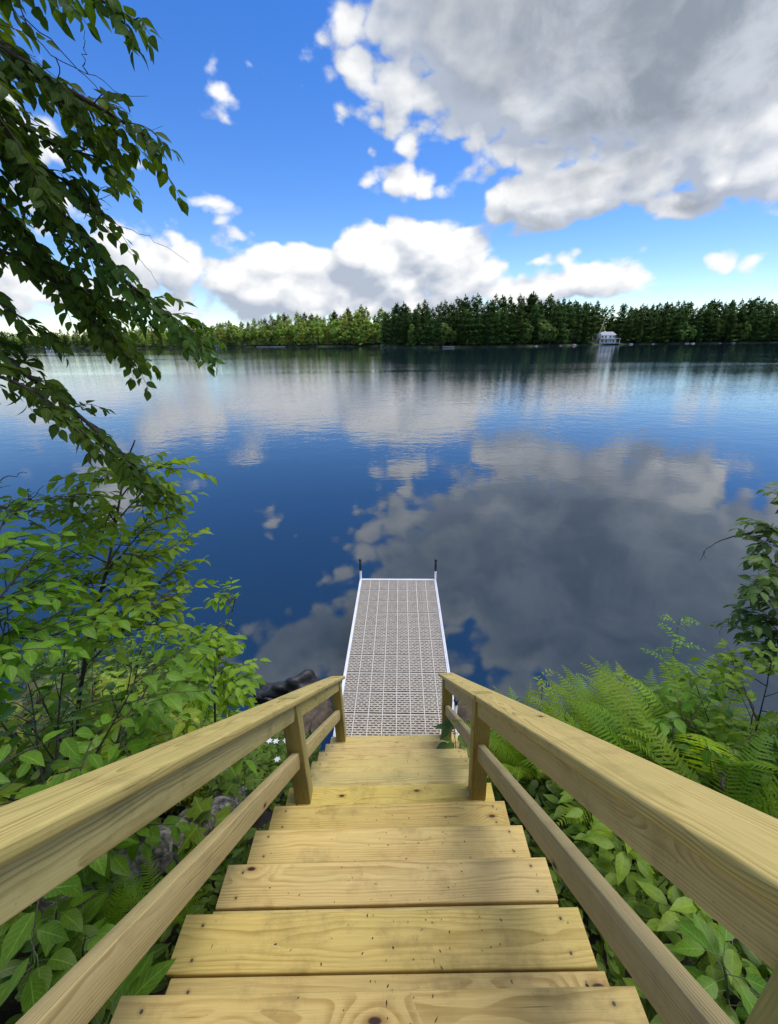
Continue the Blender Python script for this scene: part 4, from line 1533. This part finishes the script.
GR = 'leafy plants under the right rails'
lr = 'broad leaved plant between the right rails'
rows(make_leafy(0.42, 19, 0.098, 0.046, 'leaf_mid', prof=PROF_OVATE), [(600, 800, .4, .42, lr, GR), (640, 850, .4, .42, lr, GR), (690, 890, .4, .42, lr, GR), (660, 880, .35, .42, lr, GR), (715, 935, .36, .42, lr, GR), (620, 830, .35, .42, lr, GR), (570, 790, .4, .42, lr, GR),
     (745, 960, .38, .42, lr, GR), (585, 830, .3, .42, lr, GR)], 'plant')
rows(make_leafy(0.5, 15, 0.10, 0.05, 'leaf_lime'), [(585, 775, .4, .5, 'light green plant under the right handrail past the middle post', None), (650, 835, .42, .5, 'light green plant touching the underside of the right handrail', None)], 'plant')
rows(make_leafy(0.34, 14, 0.10, 0.048, 'leaf_dark'), [(545, 765, .34, .34, 'dark glossy plant right of the middle post', None), (530, 790, .3, .34, 'dark glossy plant beside the right middle rail near the treads', None)], 'plant')
# a clump leaning over the lowest treads
pk = Vector(ST_M @ Vector((0.56, 2.70, -1.86)))
place(make_leafy(0.30, 15, 0.125, 0.06, 'leaf_dark'), True, (pk.x, pk.y, pk.z - 0.12), 1.15, label='dark green leaves hanging over the lowest treads at the right post', cat='plant')
pk = Vector(ST_M @ Vector((-0.66, 2.45, -1.80)))
place(make_leafy(0.26, 12, 0.10, 0.05, 'leaf_mid'), True, (pk.x, pk.y, pk.z - 0.18), 1.0, label='green leaves beside the treads between the two left posts', cat='plant')
pk = Vector(ST_M @ Vector((-0.70, 0.48, -0.10)))
place(make_leafy(0.30, 13, 0.13, 0.055, 'leaf_mid'), True, (pk.x, pk.y, pk.z - 0.22), 1.0, label='green plant pushing its leaves over the left end of a near tread', cat='plant')
GL = 'leafy plants under the left rails'
ll = 'green leafy plant under the left handrail above the middle rail'
rows(make_leafy(0.30, 13, 0.09, 0.05, 'leaf_mid'), [(40, 905, .34, .34, ll, GL), (75, 940, .3, .34, ll, GL), (20, 960, .34, .34, ll, GL), (120, 955, .25, .34, ll, GL), (90, 990, .25, .34, ll, GL)], 'plant')


def maple_seedling(label, base, h, L):
    root = empty('maple_seedling', base, label=label, cat='seedling')
    lf, st = MB(), MB()
    st.tube([(0, 0, -0.03), (0.01, 0, h * .5), (0, 0.01, h)], [0.003, 0.002, 0.0015], 5)
    out = [(0, 0), (0.16, -0.06), (0.40, -0.12), (0.33, 0.06), (0.56, 0.22), (0.50, 0.30), (0.62, 0.50), (0.42, 0.46), (0.36, 0.54), (0.22, 0.46), (0.24, 0.68), (0.14, 0.72), (0.0, 1.0)]
    poly = out + [(-a, b) for a, b in out[-2:0:-1]]
    for k in range(6):
        a = k * 1.57 * 1.3 + 0.4
        z = h * (0.6 + 0.08 * k)
        d = np.array([math.cos(a), math.sin(a), 0.05])
        sd_ = np.cross(d, [0, 0, 1.0])
        o = np.array([0, 0, z]) + d * L * 0.4
        st.tube([(0, 0, z), o], [0.0012, 0.001], 4)
        c = o + d * L * 0.42
        v = [c] + [o + d * L * y + sd_ * L * x + np.array([0, 0, -0.18 * L * (y ** 2) - 0.12 * L * abs(x)]) for x, y in poly]
        uv = [(0.5, 0.42)] + [(0.5 + x, y) for x, y in poly]
        n = len(poly)
        lf.add(v, [(0, 1 + i, 1 + (i + 1) % n) for i in range(n)], rng.uniform(0.3, 0.8), uv)
    st.build('stem', M['stem'], root)
    lf.build('foliage', M['leaf_mid'], root)


maple_seedling('maple seedling with lobed leaves under the left handrail', spot(205, 818, 0.25), 0.25, 0.12)
maple_seedling('maple seedling at the foot of the left middle post', spot(238, 778, 0.3), 0.3, 0.10)


def wildflower():
    p = spot(276, 742, 0.45)
    root = empty('white_wildflower', p, label='white flowered plant behind the left middle post', cat='flower')
    lf, st, pe = MB(), MB(), MB()
    for (dx, dy, h) in ((0, 0, 0.45), (0.06, 0.05, 0.40), (-0.06, 0.03, 0.42), (0.02, -0.08, 0.36), (0.1, -0.02, 0.46)):
        st.tube([(dx * .3, dy * .3, 0), (dx, dy, h)], [0.002, 0.0012], 4)
        c = np.array([dx, dy, h])
        a = np.arange(6) * 1.047 + rng.random()
        pe.leaves(np.tile(c, (6, 1)), np.stack([np.cos(a), np.sin(a), np.full(6, 0.3)], 1), np.tile([0, 0, 1.0], (6, 1)), 0.026, 0.016)
        for k in range(5):
            q = c * (0.35 + 0.1 * k)
            b = rng.uniform(0, 6.28)
            lf.leaves([q], [[math.cos(b), math.sin(b), 0.2]], [[0, 0, 1.0]], 0.07, 0.03)
    st.build('stem', M['stem'], root)
    lf.build('foliage', M['leaf_mid'], root)
    pe.build('blossom', M['petal'], root)


wildflower()


# ---- dead wood, rocks
LOG = [None, None]


def fallen_log():
    m, t, b = material('lichen_bark')
    v = t.new('ShaderNodeTexCoord').outputs['Object']
    n = t.noise(v, 26, 6, 0.7)
    n2 = t.noise(v, 9, 4, 0.6)
    c = t.ramp(n, [(0.36, (0.05, 0.045, 0.04)), (0.5, (0.21, 0.19, 0.155)), (0.62, (0.46, 0.43, 0.35))])
    c = t.mix(t.maprange(n2, 0.55, 0.68, 0, 0.8), c, (0.045, 0.06, 0.02))
    t.put(b.inputs['Base Color'], c)
    b.inputs['Roughness'].default_value = 0.95
    t.put(b.inputs['Normal'], t.bump(n, 0.9, 0.02))
    a, e = spot(20, 915, 0.16), spot(250, 792, 0.16)
    LOG[:] = [a[:2], e[:2]]
    root = empty('fallen_log', (a + e) / 2, label='grey lichen covered fallen log lying under the left railing', cat='log')
    p = smooth_path([a - (a + e) / 2 + [0, 0, .05], [0.02, 0.01, 0.10], e - (a + e) / 2 + [0, 0, 0.07]], 40)
    mb = MB()
    mb.tube(p, 0.085 + 0.012 * np.sin(np.arange(len(p)) * 0.9) + 0.008 * rng.normal(size=len(p)), 18)
    lg = mb.build('bark', m, root)
    for k in (8, 20, 29):
        st = MB()
        d = np.array([rng.normal() * 0.05, rng.normal() * 0.05, 0.12])
        st.tube([p[k], p[k] + d], [0.018, 0.010], 8)
        st.build('branch_stub', m, root)


fallen_log()


def rock(name, label, c, size, seed, mat, rough=0.25, group=None):
    g = np.random.default_rng(seed)
    bm = bmesh.new()
    bmesh.ops.create_icosphere(bm, subdivisions=4, radius=1)
    ph = g.uniform(0, 6, 9)
    for v in bm.verts:
        x, y, z = v.co
        k = 1 + rough * (math.sin(2.3 * x + ph[0]) * math.cos(2.9 * y + ph[1]) + 0.5 * math.sin(5.1 * y + 4 * z + ph[2]) + 0.3 * math.sin(11 * x + 7 * z + ph[3]))
        v.co = (x * k * size[0], y * k * size[1], z * k * size[2])
    me = bpy.data.meshes.new(name)
    bm.to_mesh(me)
    bm.free()
    me.shade_smooth()
    o = link(name, me, M[mat], None, c)
    o.rotation_euler = (0, 0, g.uniform(0, 6))
    return tag(o, label=label, cat='rock', group=group)




def onz(px, py, z):
    d = at(px, py, 1.0) - CAM
    return CAM + d * (z - CAM[2]) / d[2]


rock('reflection_lump', 'black lump standing for a plant reflection in the water behind the left railing', tuple(onz(296, 690, 0.05)), (0.30, 0.20, 0.20), 3, 'reflection_lump', 0.3)  # solid lump added in place of a dark plant reflection
rock('reflection_lump', 'low black lump for the same plant reflection, left of the larger one', tuple(onz(272, 694, 0.02)), (0.22, 0.16, 0.10), 5, 'reflection_lump', 0.3)  # second added lump, widening the imitated reflection
for k, (px, py, s, lab) in enumerate(((312, 716, .20, 'brown shore rock seen between the left posts'), (322, 728, .16, 'small brown rock beside the dock seen between the left posts'),
                                      (300, 728, .18, 'brown rock at the water edge left of the far left post'), (472, 722, .2, 'brown rock at the foot of the far right post'))):
    p = at(px, py, 4.0)
    t = spot(px, py, 0.08)
    rock('shore_rock', lab, (t[0], t[1], max(t[2], -0.02) + 0.02), (s * 1.3, s, s * 0.55), 20 + k, 'rock')


# ---- dead branch at the left edge, and a fine twig on the right
def dead_branch(label, paths, cat='branch', name='dead_branch'):
    P = [[at(*k) for k in p] for p in paths]
    base = P[0][0]
    mb = MB()
    for i, p in enumerate(P):
        q = smooth_path([k - base for k in p], 14)
        q[1:] += rng.normal(size=q[1:].shape) * 0.003
        mb.tube(q, np.linspace(0.006 if i == 0 else 0.003, 0.001, len(q)), 5)
    o = mb.build(name, M['twig'])
    o.location = tuple(base)
    tag(o, label=label, cat=cat)


dead_branch('bare dead branch with fine twigs against the blue water at the left edge', [[(-90, 470, 2.1), (-20, 495, 2.1), (10, 512, 2.1), (40, 525, 2.1), (62, 538, 2.1)], [(-10, 500, 2.1), (25, 515, 2.12), (60, 520, 2.12)],
             [(15, 512, 2.1), (30, 500, 2.15), (42, 488, 2.15)], [(25, 514, 2.1), (40, 505, 2.1), (58, 500, 2.1)], [(15, 514, 2.1), (35, 510, 2.05), (55, 511, 2.05)], [(-40, 490, 2.1), (0, 480, 2.1), (27, 472, 2.1)], [(30, 500, 2.15), (28, 488, 2.15)]])
dead_branch('thin bare twig reaching left from the dark shrub on the right', [[(775, 530, 3.4), (740, 535, 3.4), (722, 540, 3.4), (706, 550, 3.4), (700, 562, 3.4)], [(704, 551, 3.4), (705, 558, 3.38)]])
dead_branch('pale crooked dead twig in the shade below the ferns', [[(722, 790, 2.2), (722, 775, 2.2), (715, 768, 2.2), (716, 757, 2.2)]])


# ---- undergrowth nobody could count
def undergrowth(label, sx, n, mats):
    mb = MB()
    k = 0
    while k < n:
        ax, y = (rng.uniform(0.66, 3.6) if k % 3 else rng.uniform(0.66, 1.3)), rng.uniform(-0.9, 3.55)
        x = sx * ax
        g = float(ground_z(x, y))
        if g < 0.02:
            continue
        ab = LOG[1] - LOG[0]
        tt_ = np.clip(((np.array([x, y]) - LOG[0]) @ ab) / (ab @ ab), 0, 1)
        if np.linalg.norm(LOG[0] + tt_ * ab - [x, y]) < 0.2:
            continue
        k += 1
        h = rng.uniform(0.06, 0.26) if ax < 1.2 else rng.uniform(0.1, 0.42)
        m = rng.integers(8, 15)
        a = rng.uniform(0, 6.28, m)
        r_ = rng.uniform(0.01, 0.10, m)
        zz = rng.uniform(0.3, 1.0, m) * h
        pos = np.stack([x + r_ * np.cos(a), y + r_ * np.sin(a), g + zz], 1)
        keep = np.abs(pos[:, 0]) > 0.63
        d = np.stack([np.cos(a), np.sin(a), rng.normal(-0.05, 0.3, m)], 1)
        L = rng.uniform(0.035, 0.10, m) * rng.uniform(0.7, 1.0)
        if keep.sum():
            mb.leaves(pos[keep], d[keep], (np.tile([0, 0, 1.0], (m, 1)) + rng.normal(size=(m, 3)) * 0.3)[keep], L[keep], (L * rng.uniform(0.42, 0.6, m))[keep], fold=0.15, curl=0.25,
                      tint=np.clip(rng.normal(0.3 + 0.25 * math.sin(2 * x + 1.7 * y), 0.22), 0, 1))
    o = mb.build('undergrowth', M[mats])
    tag(o, label=label, cat='undergrowth', kind='stuff')


undergrowth('low leafy undergrowth covering the bank left of the stairs', -1, 800, 'leaf_under')
undergrowth('low leafy undergrowth covering the bank right of the stairs', 1, 950, 'leaf_under')
